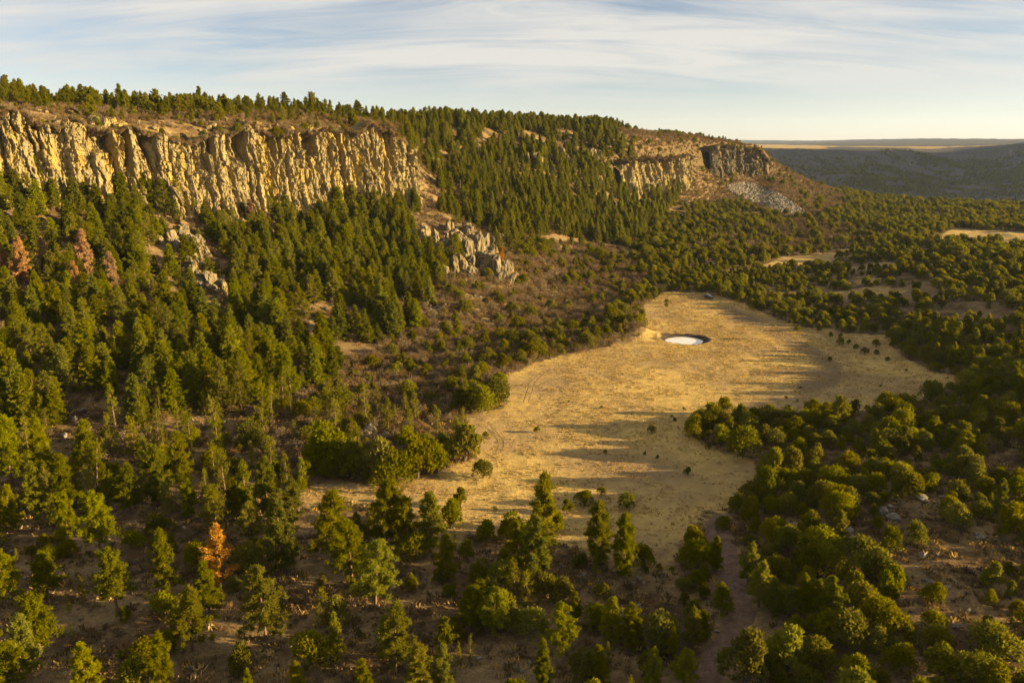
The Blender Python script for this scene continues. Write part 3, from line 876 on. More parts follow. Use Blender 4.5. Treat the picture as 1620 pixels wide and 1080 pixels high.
def pine(seed, h=12.0, bare=0.22, R=0.23, nl=46, shape=0.75, per=7, blades=24):
    rng = np.random.default_rng(seed)
    lean = rng.normal(size=2) * 0.012 * h
    tt = np.linspace(0, 1, 9)
    wob = np.cumsum(rng.normal(size=(9, 2)) * 0.006 * h, axis=0); wob[0] = 0
    axis = np.stack([tt * lean[0] + wob[:, 0] * tt, tt * lean[1] + wob[:, 1] * tt, tt * h], -1)
    r = (0.016 * h + 0.03) * (1 - tt) ** 0.8 + 0.02
    r[0] *= 1.35
    wood = [tube(np.vstack([axis[0] - [0, 0, 0.5], axis]), np.concatenate([[r[0] * 1.1], r]), 6)]
    cen, out, tint = [], [], []
    for k in range(nl):
        q = (k + rng.random()) / nl
        t = bare + (0.985 - bare) * q ** 0.92
        base = np.array([np.interp(t, tt, axis[:, i]) for i in range(3)])
        az = k * 2.39996 + rng.normal() * 0.5
        ln = R * h * ((1 - q) ** shape * 0.92 + 0.10) * rng.uniform(0.55, 1.15)
        if q < 0.14: ln *= rng.uniform(0.45, 1.0)
        rise = 0.35 * q - 0.18 + rng.normal() * 0.1
        hd = np.array([math.cos(az), math.sin(az), 0])
        p1 = base + hd * ln * 0.5 + np.array([0, 0, rise * ln * 0.4])
        p2 = base + hd * ln + np.array([0, 0, rise * ln + 0.14 * ln])
        rr = 0.010 * h * (1 - t * 0.8) * 0.5 + 0.012
        wood.append(tube([base, p1, p2], [rr, rr * 0.7, rr * 0.25], 3))
        nt = max(2, int(round(per * (0.5 + ln / (R * h)))))
        tint0 = rng.random()
        for j in range(nt):
            f = 0.30 + 0.74 * (j + rng.random()) / nt
            c = (base + (p1 - base) * f * 2) if f < 0.5 else (p1 + (p2 - p1) * (f - 0.5) * 2)
            c = c + rng.normal(size=3) * np.array([0.24, 0.24, 0.16]) * (0.4 + ln * 0.28)
            cen.append(c); out.append(hd * 0.75 + np.array([0, 0, 0.55])); tint.append(np.clip(tint0 * 0.5 + rng.random() * 0.5, 0, 1))
    # leader
    top = axis[-1]
    for j in range(7):
        cen.append(top + rng.normal(size=3) * [0.16, 0.16, 0.30] - [0, 0, 0.20]); out.append([0, 0, 1]); tint.append(rng.random())
    cen, out, tint = np.array(cen), np.array(out), np.array(tint)
    C = np.repeat(cen, blades, 0); O = np.repeat(out, blades, 0); Tn = np.repeat(tint, blades)
    n = len(C)
    d = O * 0.7 + rng.normal(size=(n, 3)) * 0.75
    s = h / 12.0
    V, F = sprays(C + rng.normal(size=(n, 3)) * 0.10 * s, d, rng.uniform(0.32, 0.66, n) * s ** 0.7, rng.uniform(0.07, 0.14, n) * s ** 0.7, rng)
    Tv = np.repeat(np.clip(Tn + rng.normal(size=n) * 0.12, 0, 1), 4)
    return merge(wood), (V, F), Tv, h


def fir(seed, h=11.0, R=0.19, nl=80, bare=0.05, per=6, blades=9):
    rng = np.random.default_rng(seed)
    tt = np.linspace(0, 1, 7)
    wob = np.cumsum(rng.normal(size=(7, 2)) * 0.004 * h, axis=0); wob[0] = 0
    axis = np.stack([wob[:, 0], wob[:, 1], tt * h], -1)
    r = (0.014 * h + 0.02) * (1 - tt) + 0.015
    wood = [tube(np.vstack([axis[0] - [0, 0, 0.6], axis]), np.concatenate([[r[0] * 1.1], r]), 5)]
    cen, out, tint = [], [], []
    squash = rng.uniform(0.85, 1.1, 4)
    for k in range(nl):
        q = (k + rng.random()) / nl
        t = bare + (0.985 - bare) * q
        base = np.array([np.interp(t, tt, axis[:, i]) for i in range(3)])
        az = k * 2.39996 + rng.normal() * 0.4
        ln = R * h * ((1 - q) ** 0.82 * 0.95 + 0.05) * rng.uniform(0.68, 1.14) * squash[int(az / 1.57) % 4]
        hd = np.array([math.cos(az), math.sin(az), 0])
        dr = -0.28 + 0.5 * q + rng.normal() * 0.08
        p1 = base + hd * ln * 0.55 + np.array([0, 0, dr * ln * 0.55])
        p2 = base + hd * ln + np.array([0, 0, dr * ln + 0.1 * ln])
        wood.append(tube([base, p1, p2], [0.035, 0.022, 0.01], 3))
        nt = max(2, int(round(per * (0.4 + ln / (R * h)))))
        tint0 = rng.random()
        for j in range(nt):
            f = 0.22 + 0.80 * (j + rng.random()) / nt
            c = (base + (p1 - base) * f / 0.55) if f < 0.55 else (p1 + (p2 - p1) * (f - 0.55) / 0.45)
            c = c + rng.normal(size=3) * np.array([0.16, 0.16, 0.06]) * (0.4 + ln * 0.4)
            cen.append(c); out.append(hd * 0.9 + np.array([0, 0, 0.05])); tint.append(np.clip(tint0 * 0.5 + rng.random() * 0.5, 0, 1))
    for j in range(5):
        cen.append(axis[-1] + rng.normal(size=3) * [0.10, 0.10, 0.25] - [0, 0, 0.3]); out.append([0, 0, 1]); tint.append(rng.random())
    cen, out, tint = np.array(cen), np.array(out), np.array(tint)
    C = np.repeat(cen, blades, 0); O = np.repeat(out, blades, 0); Tn = np.repeat(tint, blades)
    n = len(C)
    d = O * 0.8 + rng.normal(size=(n, 3)) * np.array([0.7, 0.7, 0.42])
    V, F = sprays(C + rng.normal(size=(n, 3)) * 0.1, d, rng.uniform(0.42, 0.80, n), rng.uniform(0.13, 0.24, n), rng, 0.4)
    Tv = np.repeat(np.clip(Tn + rng.normal(size=n) * 0.12, 0, 1), 4)
    return merge(wood), (V, F), Tv, h


def juniper(seed, h=4.6, spread=0.46, lobes=12, leaves=2000, leaf=0.30, stems=4, flame=0.55):
    rng = np.random.default_rng(seed)
    R = h * spread
    cs, rs = [], []
    for k in range(lobes):
        q = (k + 0.5) / lobes
        zc = h * (0.20 + 0.58 * q ** 0.9)
        rad = R * (1 - (max(0, q - 0.22) / 0.9) ** 1.8) * 0.62
        az = k * 2.39996 + rng.normal() * 0.5
        cs.append([math.cos(az) * rad * rng.uniform(0.5, 1.1), math.sin(az) * rad * rng.uniform(0.5, 1.1), zc])
        rs.append(R * rng.uniform(0.26, 0.62) * (1.15 - 0.45 * q))
    cs, rs = np.array(cs), np.array(rs)
    pick = rng.choice(lobes, leaves, p=rs ** 2 / (rs ** 2).sum())
    nrm = unit(rng.normal(size=(leaves, 3)))
    nrm[:, 2] = np.where(nrm[:, 2] < -0.45, -nrm[:, 2], nrm[:, 2])
    shell = rng.uniform(0.66, 1.0, (leaves, 1)) + np.abs(rng.normal(0, 0.12, (leaves, 1)))
    P = cs[pick] + nrm * rs[pick][:, None] * shell * np.array([1, 1, 1.12])
    P[:, 2] = np.maximum(P[:, 2], 0.12 * h * rng.uniform(0.2, 1.0, leaves))
    d = nrm * 0.6 + np.array([0, 0, flame]) + rng.normal(size=(leaves, 3)) * 0.45
    V, F = sprays(P - unit(d) * leaf * 0.4, d, rng.uniform(0.7, 1.3, leaves) * leaf, rng.uniform(0.45, 0.85, leaves) * leaf, rng, 0.2)
    lt = rng.random(lobes)
    Tv = np.repeat(np.clip(lt[pick] * 0.55 + rng.random(leaves) * 0.45, 0, 1), 4)
    wood = []
    for k in range(stems):
        az = k * 2 * math.pi / stems + rng.random()
        c = cs[(k * 3 + 1) % lobes]
        wood.append(tube([[0.06 * math.cos(az), 0.06 * math.sin(az), -0.35], [0.12 * h * math.cos(az) * 0.5, 0.12 * h * math.sin(az) * 0.5, 0.18 * h], c], [0.022 * h, 0.017 * h, 0.006 * h], 5))
    return merge(wood), (V, F), Tv, h


def shrub(seed, h=2.4, leaves=420, leaf=0.17, stems=16):
    rng = np.random.default_rng(seed)
    wood, cen, tint = [], [], []
    for k in range(stems):
        az = rng.uniform(0, 6.283); rad = rng.uniform(0.15, 0.62) * h
        tip = np.array([math.cos(az) * rad, math.sin(az) * rad, h * rng.uniform(0.62, 1.0)])
        foot = np.array([math.cos(az) * rad * 0.35, math.sin(az) * rad * 0.35, -0.15])
        mid = (foot + tip) * 0.5 + rng.normal(size=3) * 0.08 * h
        wood.append(tube([foot, mid, tip], [0.028, 0.020, 0.008], 3))
        t0 = rng.random()
        for j in range(leaves // stems):
            f = rng.uniform(0.3, 1.05)
            c = mid + (tip - mid) * (f * 2 - 1) if f > 0.5 else foot + (mid - foot) * f * 2
            cen.append(c + rng.normal(size=3) * 0.13 * h * f); tint.append(t0 * 0.5 + rng.random() * 0.5)
    cen = np.array(cen)
    n = len(cen)
    d = rng.normal(size=(n, 3)) + [0, 0, 0.7]
    V, F = sprays(cen, d, rng.uniform(0.8, 1.7, n) * leaf, rng.uniform(0.35, 0.9, n) * leaf, rng)
    return merge(wood), (V, F), np.repeat(np.clip(tint, 0, 1), 4), h


def snag(seed, h=9.0):
    rng = np.random.default_rng(seed)
    tt = np.linspace(0, 1, 7)
    axis = np.stack([tt * 0.3, tt * 0.1, tt * h], -1)
    trunk = tube(np.vstack([[0, 0, -0.6], axis]), np.concatenate([[0.2], 0.19 * (1 - tt) + 0.025]), 6)
    wood = []
    for k in range(22):
        t = 0.25 + 0.72 * k / 22
        base = np.array([t * 0.3, t * 0.1, t * h]); az = k * 2.4 + rng.random()
        ln = 0.15 * h * (1 - t) * rng.uniform(0.5, 1.2) + 0.25
        p = base + [math.cos(az) * ln, math.sin(az) * ln, rng.uniform(-0.15, 0.3) * ln]
        wood.append(tube([base, (base + p) / 2 + [0, 0, 0.04], p], [0.05, 0.035, 0.012], 3))
    return trunk, merge(wood), h


class Proto:
    """meshes of one grown plant: trunk, crown, and both in one for the woods in the distance"""
    def __init__(self, nm, built, leaf_mat, bark_mat):
        (tv, tf), (cv, cf), tint, self.h = built
        self.trunk = new_mesh(nm + '_trunk', tv, tf, [bark_mat], smooth=True)
        self.crown = new_mesh(nm + '_crown', cv, cf, [leaf_mat], attrs={'tint': ('FLOAT', tint)})
        v, f = merge([(tv, tf), (cv, cf)])
        self.both = new_mesh(nm + '_whole', v, f, [bark_mat, leaf_mat], mat_idx=np.r_[np.zeros(len(tf)), np.ones(len(cf))],
                             attrs={'tint': ('FLOAT', np.r_[np.zeros(len(tv)), tint])})


PROTO = {
    'pine': [Proto('pine', pine(10 + i, 12.0, [0.18, 0.26, 0.12, 0.20, 0.10, 0.15][i], [0.28, 0.31, 0.25, 0.33, 0.27, 0.24][i], [54, 50, 60, 52, 60, 56][i], [0.75, 0.55, 0.85, 0.6, 0.7, 0.95][i]), M_PINE, M_BARK) for i in range(6)],
    'small_pine': [Proto('small_pine', pine(30 + i, 6.0, 0.08, 0.24, 30, 0.85, 4, 8), M_PINE, M_BARK) for i in range(3)],
    'conifer': [Proto('conifer', fir(40 + i, 11.0, [0.26, 0.28, 0.24, 0.30, 0.27, 0.25][i], 86), M_FIR, M_BARK) for i in range(6)] +
               [Proto('conifer_b', pine(50 + i, 11.0, 0.08, 0.28, 54, 0.85, 6, 9), M_FIR, M_BARK) for i in range(3)],
    'juniper': [Proto('juniper', juniper(60 + i, 4.6, [0.50, 0.58, 0.36, 0.52, 0.42, 0.62, 0.30, 0.46][i], [12, 16, 9, 13, 10, 17, 8, 14][i], [2000, 2200, 1500, 1700, 1500, 2100, 1200, 1250][i], 0.30, 4, [0.55, 0.4, 1.0, 0.6, 0.8, 0.45, 1.1, 0.6][i]), M_JUN, M_BARKJ) for i in range(8)],
    'bush': [Proto('bush', juniper(80 + i, 2.4, [0.50, 0.56, 0.46][i], 8, 700, 0.20, 3, 0.7), M_JUN, M_BARKJ) for i in range(3)],
    'oak': [Proto('oak', shrub(90 + i), [M_OAK, M_OAKG, M_OAK, M_OAKG][i], M_BARKJ) for i in range(4)],
    'rust': [Proto('rust', pine(110 + i, 12.0, 0.10, [0.29, 0.24][i], 54, 0.8), [M_RUST, M_PALE_RUST][i], M_BARK) for i in range(2)],
}

# ------------------------------------------------------------------ where things grow
CONIFER_SLOPE = [(-260, 288), (0, 288), (150, 294), (330, 305), (450, 314), (560, 317), (640, 302), (652, 262), (636, 196), (700, 192), (870, 197), (960, 205), (1002, 240),
                 (985, 280), (1060, 288), (1085, 298), (1050, 345), (1010, 382), (960, 388), (880, 372), (830, 378), (805, 405), (700, 440), (690, 490), (640, 535), (560, 570),
                 (520, 610), (430, 648), (300, 665), (150, 672), (-260, 690)]
OAK_SLOPE = [(190, 690), (330, 690), (420, 660), (520, 615), (565, 560), (640, 535), (690, 490), (700, 440), (805, 405), (840, 380), (960, 388), (1010, 400), (1030, 440), (1015, 490),
             (1020, 522), (1000, 538), (850, 572), (795, 598), (800, 645), (735, 655), (650, 690), (520, 745), (440, 745), (280, 725), (190, 712)]
OAK_END = [(975, 205), (1040, 208), (1120, 216), (1225, 228), (1235, 262), (1330, 300), (1345, 325), (1290, 345), (1240, 345), (1160, 320), (1085, 325), (1060, 300), (985, 292), (975, 240)]
OAK_MID = [(1160, 360), (1290, 345), (1400, 370), (1360, 392), (1220, 400), (1090, 395)]
TALUS = [(1148, 294), (1180, 289), (1230, 305), (1275, 337), (1258, 343), (1222, 334), (1186, 320), (1155, 304)]
TRACK = [(1128, 812), (1138, 850), (1148, 890), (1160, 930), (1172, 965), (1165, 1000), (1140, 1040), (1105, 1095)]
ROCKS_OUT = [[(655, 340), (690, 340), (730, 345), (770, 375), (805, 385), (805, 440), (770, 430), (700, 420), (655, 385)],
             [(256, 345), (322, 345), (345, 405), (378, 470), (350, 512), (305, 470), (262, 420)]]

# plants picked out one by one in the photograph: kind, foot x, foot y, height in photo pixels
PICKED = [
    ('pine', 12, 962, 88), ('pine', 78, 952, 77), ('pine', 66, 1040, 98), ('pine', 44, 1066, 92), ('pine', 8, 1104, 98), ('pine', 144, 1112, 95), ('pine', 186, 968, 96),
    ('pine', 160, 878, 98), ('pine', 268, 938, 96), ('rust', 346, 925, 92), ('pine', 305, 1028, 100), ('pine', 331, 968, 78), ('pine', 421, 1012, 108), ('pine', 449, 902, 106),
    ('pine', 525, 888, 106), ('pine', 255, 1098, 90), ('small_pine', 512, 990, 58), ('pine', 532, 1040, 66), ('pine', 594, 958, 99), ('pine', 558, 926, 100), ('pine', 626, 1062, 104),
    ('pine', 612, 868, 104), ('pine', 640, 872, 84), ('pine', 682, 874, 92), ('pine', 861, 868, 112), ('pine', 848, 926, 106), ('pine', 822, 912, 84), ('pine', 948, 892, 96),
    ('pine', 986, 914, 98), ('small_pine', 813, 948, 62), ('small_pine', 834, 960, 56), ('pine', 742, 1000, 72), ('pine', 780, 1006, 76), ('pine', 812, 1000, 48), ('pine', 703, 1036, 58),
    ('small_pine', 744, 1040, 36), ('small_pine', 728, 1050, 32), ('pine', 911, 982, 46), ('pine', 890, 1034, 74), ('pine', 968, 1016, 68), ('pine', 1000, 1026, 70), ('pine', 858, 1092, 78),
    ('pine', 700, 1092, 70), ('pine', 670, 1100, 78), ('pine', 655, 1094, 60), ('pine', 945, 1086, 62), ('pine', 1020, 1072, 48), ('small_pine', 860, 1010, 34),
    ('pine', 1032, 1092, 64), ('pine', 1060, 1040, 46), ('pine', 1080, 1085, 60), ('pine', 708, 916, 68), ('pine', 580, 1110, 66), ('pine', 470, 1100, 54), ('pine', 395, 1108, 50),
    ('pine', 1130, 902, 54), ('pine', 1182, 928, 68), ('pine', 1200, 960, 72), ('pine', 1222, 978, 62), ('pine', 1270, 975, 66), ('pine', 1286, 978, 58), ('pine', 1316, 990, 74),
    ('pine', 1145, 975, 52), ('pine', 1325, 870, 62), ('pine', 1275, 1010, 34), ('pine', 1096, 1020, 56), ('pine', 1110, 1010, 46),
    ('pine', 20, 770, 110), ('pine', 70, 760, 96), ('pine', 138, 748, 78), ('pine', 105, 815, 92), ('pine', 60, 818, 84), ('pine', 250, 800, 92), ('pine', 288, 770, 86),
    ('pine', 205, 812, 76), ('pine', 340, 830, 62), ('pine', 372, 822, 66), ('pine', 425, 818, 92), ('pine', 465, 830, 70), ('pine', 108, 848, 66),
    ('pine', 300, 820, 60), ('pine', 400, 858, 64), ('pine', 22, 840, 70), ('pine', 565, 872, 60), ('small_pine', 585, 842, 40),
    ('juniper', 385, 1062, 46), ('juniper', 760, 925, 40), ('juniper', 738, 885, 34), ('juniper', 1018, 898, 38), ('juniper', 925, 800, 26), ('juniper', 898, 812, 26), ('juniper', 992, 803, 24),
    ('bush', 953, 782, 14), ('juniper', 764, 756, 28), ('juniper', 770, 858, 36), ('juniper', 798, 850, 30), ('juniper', 880, 840, 34), ('juniper', 796, 892, 26), ('juniper', 1107, 872, 32),
    ('juniper', 1180, 1080, 86), ('juniper', 1243, 1062, 76), ('juniper', 1144, 836, 20), ('juniper', 1165, 812, 34), ('juniper', 1185, 808, 34), ('juniper', 1112, 915, 26), ('juniper', 1085, 935, 24),
    ('juniper', 728, 802, 34), ('juniper', 715, 835, 46), ('juniper', 660, 755, 66), ('juniper', 690, 748, 54), ('juniper', 735, 728, 58), ('juniper', 600, 760, 70), ('juniper', 560, 755, 62),
    ('juniper', 625, 765, 52), ('juniper', 585, 764, 22), ('juniper', 785, 642, 44), ('juniper', 762, 652, 40), ('juniper', 735, 648, 36), ('juniper', 790, 620, 30), ('juniper', 520, 740, 70),
    ('juniper', 680, 745, 34), ('juniper', 540, 745, 48), ('juniper', 500, 750, 46),
    ('juniper', 1098, 690, 34), ('juniper', 1125, 682, 46), ('juniper', 1150, 690, 38), ('juniper', 1175, 722, 46), ('juniper', 1170, 672, 36), ('juniper', 1192, 672, 26), ('juniper', 1215, 672, 34),
    ('juniper', 1140, 705, 34), ('juniper', 1220, 765, 60), ('juniper', 1250, 760, 56), ('juniper', 1215, 790, 50), ('juniper', 1245, 675, 30), ('juniper', 1415, 660, 30),
    ('bush', 850, 684, 11), ('bush', 768, 692, 11), ('bush', 1031, 685, 13), ('bush', 957, 716, 6), ('bush', 1020, 719, 6), ('bush', 1040, 725, 7), ('bush', 1088, 751, 14), ('bush', 952, 646, 5),
    ('bush', 1033, 649, 4), ('bush', 1082, 649, 6), ('bush', 1063, 660, 5), ('bush', 1067, 666, 7), ('bush', 900, 636, 4), ('bush', 783, 807, 8), ('bush', 813, 813, 9),
    ('bush', 1262, 525, 11), ('bush', 1296, 524, 8), ('bush', 1314, 533, 9), ('bush', 1328, 546, 14), ('bush', 1330, 534, 8), ('bush', 1354, 553, 10), ('bush', 1368, 559, 11), ('bush', 1386, 549, 14),
    ('bush', 1386, 561, 9), ('bush', 1403, 571, 8), ('bush', 1343, 544, 8), ('bush', 1312, 571, 8), ('bush', 1434, 587, 5), ('bush', 1467, 610, 10), ('bush', 1499, 599, 4), ('bush', 1266, 614, 4),
    ('bush', 1244, 630, 5), ('bush', 1261, 635, 5), ('bush', 1393, 612, 5), ('bush', 1332, 638, 13), ('bush', 1247, 653, 14), ('bush', 1371, 650, 11), ('bush', 1332, 651, 9), ('bush', 1100, 691, 11),
    ('bush', 1121, 710, 11), ('bush', 1206, 741, 13), ('bush', 1055, 480, 8), ('bush', 1054, 486, 7), ('bush', 1061, 480, 3), ('bush', 995, 527, 6), ('bush', 1010, 531, 5), ('bush', 985, 540, 7),
    ('bush', 1063, 905, 10), ('bush', 1043, 902, 12), ('bush', 1022, 905, 10), ('bush', 985, 535, 8), ('bush', 620, 985, 10), ('bush', 190, 1040, 14), ('bush', 155, 1045, 8), ('bush', 570, 1010, 14),
    ('rust', 8, 440, 56), ('rust', 38, 448, 70), ('rust', 70, 420, 44), ('rust', 135, 440, 74), ('rust', 122, 465, 50), ('rust', 178, 465, 64), ('rust', 398, 350, 34), ('rust', 418, 352, 26),
    ('rust', 792, 425, 34), ('rust', 2, 470, 40), ('rust', 1302, 345, 8), ('rust', 988, 262, 12),
]

# boulders: foot x, foot y, width in photo pixels, where
BOULDERS = [(1413, 822, 22, 'topmost pale boulder of the group on the right hillside'), (1398, 812, 18, 'boulder left of the topmost one on the right hillside'), (1407, 803, 14, 'smaller boulder behind the pale pair on the right hillside'),
    (1352, 858, 22, 'big blocky boulder between junipers on the right hillside'), (1346, 840, 14, 'boulder just above the big blocky one'), (1458, 790, 19, 'rounded boulder among junipers, upper right hillside'), (1492, 788, 13, 'small boulder right of the rounded one'),
    (1460, 880, 15, 'grey boulder at the bare patch of the right hillside'), (1482, 878, 10, 'little grey stone on the bare patch'), (1512, 992, 17, 'flat slab below the bare patch'), (1553, 852, 14, 'boulder at the upper end of the bare patch'),
    (1545, 845, 9, 'small stone beside the upper bare-patch boulder'), (1500, 930, 11, 'half-buried stone in the bare patch'), (1470, 920, 10, 'stone on the left side of the bare patch'), (1540, 905, 10, 'stone on the right side of the bare patch'),
    (838, 1048, 10, 'upright grey stone in the bottom centre clearing'), (816, 1056, 12, 'flat grey stone left of the upright one'), (826, 1062, 9, 'stone below the flat one in the clearing'), (758, 1042, 11, 'grey stone beside the small pines at bottom centre'), (808, 1030, 8, 'small stone above the clearing stones'),
    (222, 616, 11, 'pale boulder among conifers low on the left slope'), (232, 606, 9, 'smaller boulder above the pale one on the left slope'), (130, 650, 14, 'grey boulder at the foot of the left slope'), (118, 664, 12, 'second grey boulder at the slope foot'), (100, 690, 16, 'broad boulder at the lower edge of the conifers'),
    (140, 680, 12, 'boulder right of the broad one'), (376, 726, 15, 'light boulder in the brown brush left of the meadow'), (392, 732, 11, 'small boulder beside the light one in the brush'), (575, 655, 10, 'pale stone in the brush above the juniper clump'),
    (205, 548, 10, 'boulder halfway up the left slope'), (262, 560, 9, 'lone stone on the left conifer slope'), (598, 462, 16, 'pale block beside the conifers left of the scree'), (590, 474, 12, 'lower block beside the conifers'), (606, 472, 9, 'small block right of the pale one'),
    (1136, 1000, 9, 'stone at the edge of the dirt track'), (1148, 818, 6, 'small stone at the head of the dirt track'), (1010, 915, 9, 'whitish stone in the litter at the meadow foot'), (1002, 922, 7, 'smaller whitish stone at the meadow foot'), (1018, 922, 7, 'third whitish stone at the meadow foot')]

ITEMS = []      # every plant: kind, x, y, z, h, px, py, depth, picked


def add_items(kind, X, Y, Z, H, picked=False):
    px, py, d = project(X, Y, Z)
    for i in range(len(X)):
        ITEMS.append(dict(kind=kind, x=float(X[i]), y=float(Y[i]), z=float(Z[i]), h=float(H[i]), px=float(px[i]), py=float(py[i]), d=float(d[i]), picked=picked))


def place_picked():
    kx = np.array([p[1] for p in PICKED], float); kyy = np.array([p[2] for p in PICKED], float); hp = np.array([p[3] for p in PICKED], float)
    X, Y, Z = hit(kx, kyy)
    _, _, d = project(X, Y, Z)
    v = (540 - kyy) / FPX
    H = hp * d / (FPX * (CP + v * SP))
    for i, p in enumerate(PICKED):
        if np.isnan(Y[i]): continue
        add_items(p[0], X[i:i + 1], Y[i:i + 1], Z[i:i + 1], H[i:i + 1], True)


place_picked()
PX_ = np.array([[t['x'], t['y'], t['h']] for t in ITEMS])
BX_, BY_, BZ_ = hit([q[0] for q in BOULDERS], [q[1] for q in BOULDERS])
PX_ = np.vstack([PX_, np.stack([BX_, BY_, BX_ * 0 + 9.0], -1), np.stack([BX_ * 0.975, BY_ * 0.975, BX_ * 0 + 9.0], -1)])

# ground line of the track, for clearing
TRX, TRY, TRZ = hit([p[0] for p in TRACK], [p[1] for p in TRACK])


def jitter(spacing, x0, x1, y0, y1, rng):
    nx, ny = int((x1 - x0) / spacing), int((y1 - y0) / spacing)
    gx, gy = np.meshgrid(np.arange(nx), np.arange(ny))
    gx = gx + 0.5 * (gy % 2)
    X = x0 + (gx + rng.uniform(-0.42, 0.42, gx.shape)) * spacing
    Y = y0 + (gy + rng.uniform(-0.42, 0.42, gx.shape)) * spacing
    return X.ravel(), Y.ravel()


def clear_of(X, Y, fac=0.24, lo=1.6):
    ok = np.ones(len(X), bool)
    for x, y, h in PX_:
        ok &= np.hypot(X - x, Y - y) > max(lo, fac * h)
    return ok & (poly_dist(X, Y, list(zip(TRX, TRY)), False) > 4.2)


def scatter(kind, spacing, box, keep, hfun, seed, slack=0.004, frame=(-90, 1710), clear=True):
    rng = np.random.default_rng(seed)
    X, Y = jitter(spacing, *box, rng)
    a = X / Y
    u0, u1 = (frame[0] - 810) / FPX / 0.90, (frame[1] - 810) / FPX / 0.90
    s = (a > u0) & (a < u1)
    X, Y = X[s], Y[s]
    Z = zgrid(X, Y)
    px, py, d = project(X, Y, Z)
    p = keep(px, py, X, Y, Z)
    k = rng.random(len(X)) < p
    X, Y, Z, px, py = X[k], Y[k], Z[k], px[k], py[k]
    H = hfun(px, py, X, Y, rng)
    ok = visible(X, Y, Z + H, slack) & (px > frame[0]) & (px < frame[1]) & (py < 1190)
    if clear: ok &= clear_of(X, Y)
    X, Y, Z, H = X[ok], Y[ok], Z[ok], H[ok]
    add_items(kind, X, Y, Z, H)
    return len(X)


def on_grass(px, py, grow=0):
    m = in_poly(px, py, MEADOW)
    for p in GRASS_STRIPS: m |= in_poly(px, py, p)
    return m


def rocky(px, py):
    m = np.zeros(np.shape(px), bool)
    for p in ROCKS_OUT: m |= in_poly(px, py, p)
    return m | in_poly(px, py, TALUS)


def rim_rows(X, Y):
    ky, kz = knots(X / Y)
    return ky


# conifers on the mesa slope
def keep_conifer(px, py, X, Y, Z):
    p = in_poly(px, py, CONIFER_SLOPE) * 0.93
    ky = rim_rows(X, Y)
    oncliff = (px < 640) & (Y > ky[6] - 5)
    p = np.where(oncliff, 0, p)
    n = fbm2(X / 17, Y / 17, 71, 3)
    p = p * np.clip(1.0 - np.clip(n - 0.12, 0, 1) * 3.2, 0.05, 1)
    thin = in_poly(px, py, [(20, 335), (200, 340), (300, 345), (250, 420), (150, 410), (30, 390)])
    p = np.where(thin, p * 0.6, p)
    gap = in_poly(px, py, [(625, 262), (665, 262), (720, 330), (700, 345), (655, 330), (615, 330)])
    p = np.where(gap, p * 0.3, p)
    return np.where(in_poly(px, py, TALUS), 0, np.where(rocky(px, py), 0.06, p))


hc = lambda px, py, X, Y, r: (5.0 + 8.5 * r.random(len(px)) ** 0.9) * (1 + 0.22 * fbm2(X / 40, Y / 40, 73, 2)) * np.where((py < 350) & (px < 650), 1.15, 1)
n1 = scatter('conifer', 5.0, (-420, 260, 150, 480), lambda *a: keep_conifer(*a), hc, 1)
n2 = scatter('conifer', 6.0, (-200, 330, 480, 900), lambda *a: keep_conifer(*a), lambda px, py, X, Y, r: 6.0 + 7.0 * r.random(len(px)), 2)

# pines along the skyline rim and on the brushy cap above the cliff
def keep_rim(px, py, X, Y, Z):
    ky = rim_rows(X, Y)
    band = (Y > ky[8] - 22) & (Y < ky[8] + 55)
    cap = (Y > ky[7] + 6) & (Y <= ky[8] - 22)
    p = np.where(band, 0.95, 0) + np.where(cap & (px < 700), 0.26 + 1.1 * np.clip((Y - ky[7]) / np.maximum(ky[8] - ky[7], 1) - 0.40, 0, 1), 0)
    p = np.where((px > 985) & band, 0.34, p)
    p = np.where(px > 1216, 0, p)
    return p * np.clip(1 + fbm2(X / 14, Y / 14, 75, 2) * 0.9, 0.1, 1.2)


n3 = scatter('pine', 5.2, (-420, 200, 240, 740), keep_rim, lambda px, py, X, Y, r: (3.2 + 6.0 * r.random(len(px)) ** 1.6) * np.where(r.random(len(px)) < 0.12, 1.35, 1), 3, slack=0.0)
n3b = scatter('pine', 7.5, (-60, 420, 600, 1050), keep_rim, lambda px, py, X, Y, r: (4.0 + 8.0 * r.random(len(px)) ** 1.4) * np.where(px > 985, 0.5, 1), 4, slack=0.0)


# brown oak brush
def keep_oak(px, py, X, Y, Z):
    n = fbm2(X / 9, Y / 9, 77, 3)
    p = in_poly(px, py, OAK_SLOPE) * 0.95
    ky = rim_rows(X, Y)
    cap = (Y > ky[7] + 5) & (Y < ky[8] + 4) & (px < 690)
    p = np.maximum(p, cap * 0.85)
    fl = (py > 690) & (px < 1130) & ~on_grass(px, py)
    p = np.maximum(p, fl * np.clip(n * 2.2 - 0.1, 0.02, 0.55))
    p = np.maximum(p, (in_poly(px, py, CONIFER_SLOPE) & ((Y < ky[6] - 6) | (px > 640))) * np.where(px > 600, 0.5, 0.3))
    rt = (px > 1150) & (py > 640) & ~on_grass(px, py)
    p = np.maximum(p, rt * np.clip(n * 1.8 + 0.05, 0.05, 0.5))
    p = np.where(n < -0.42, p * 0.3, p)
    return np.where(in_poly(px, py, TALUS) | on_grass(px, py), 0, np.where(rocky(px, py), 0.55, p))


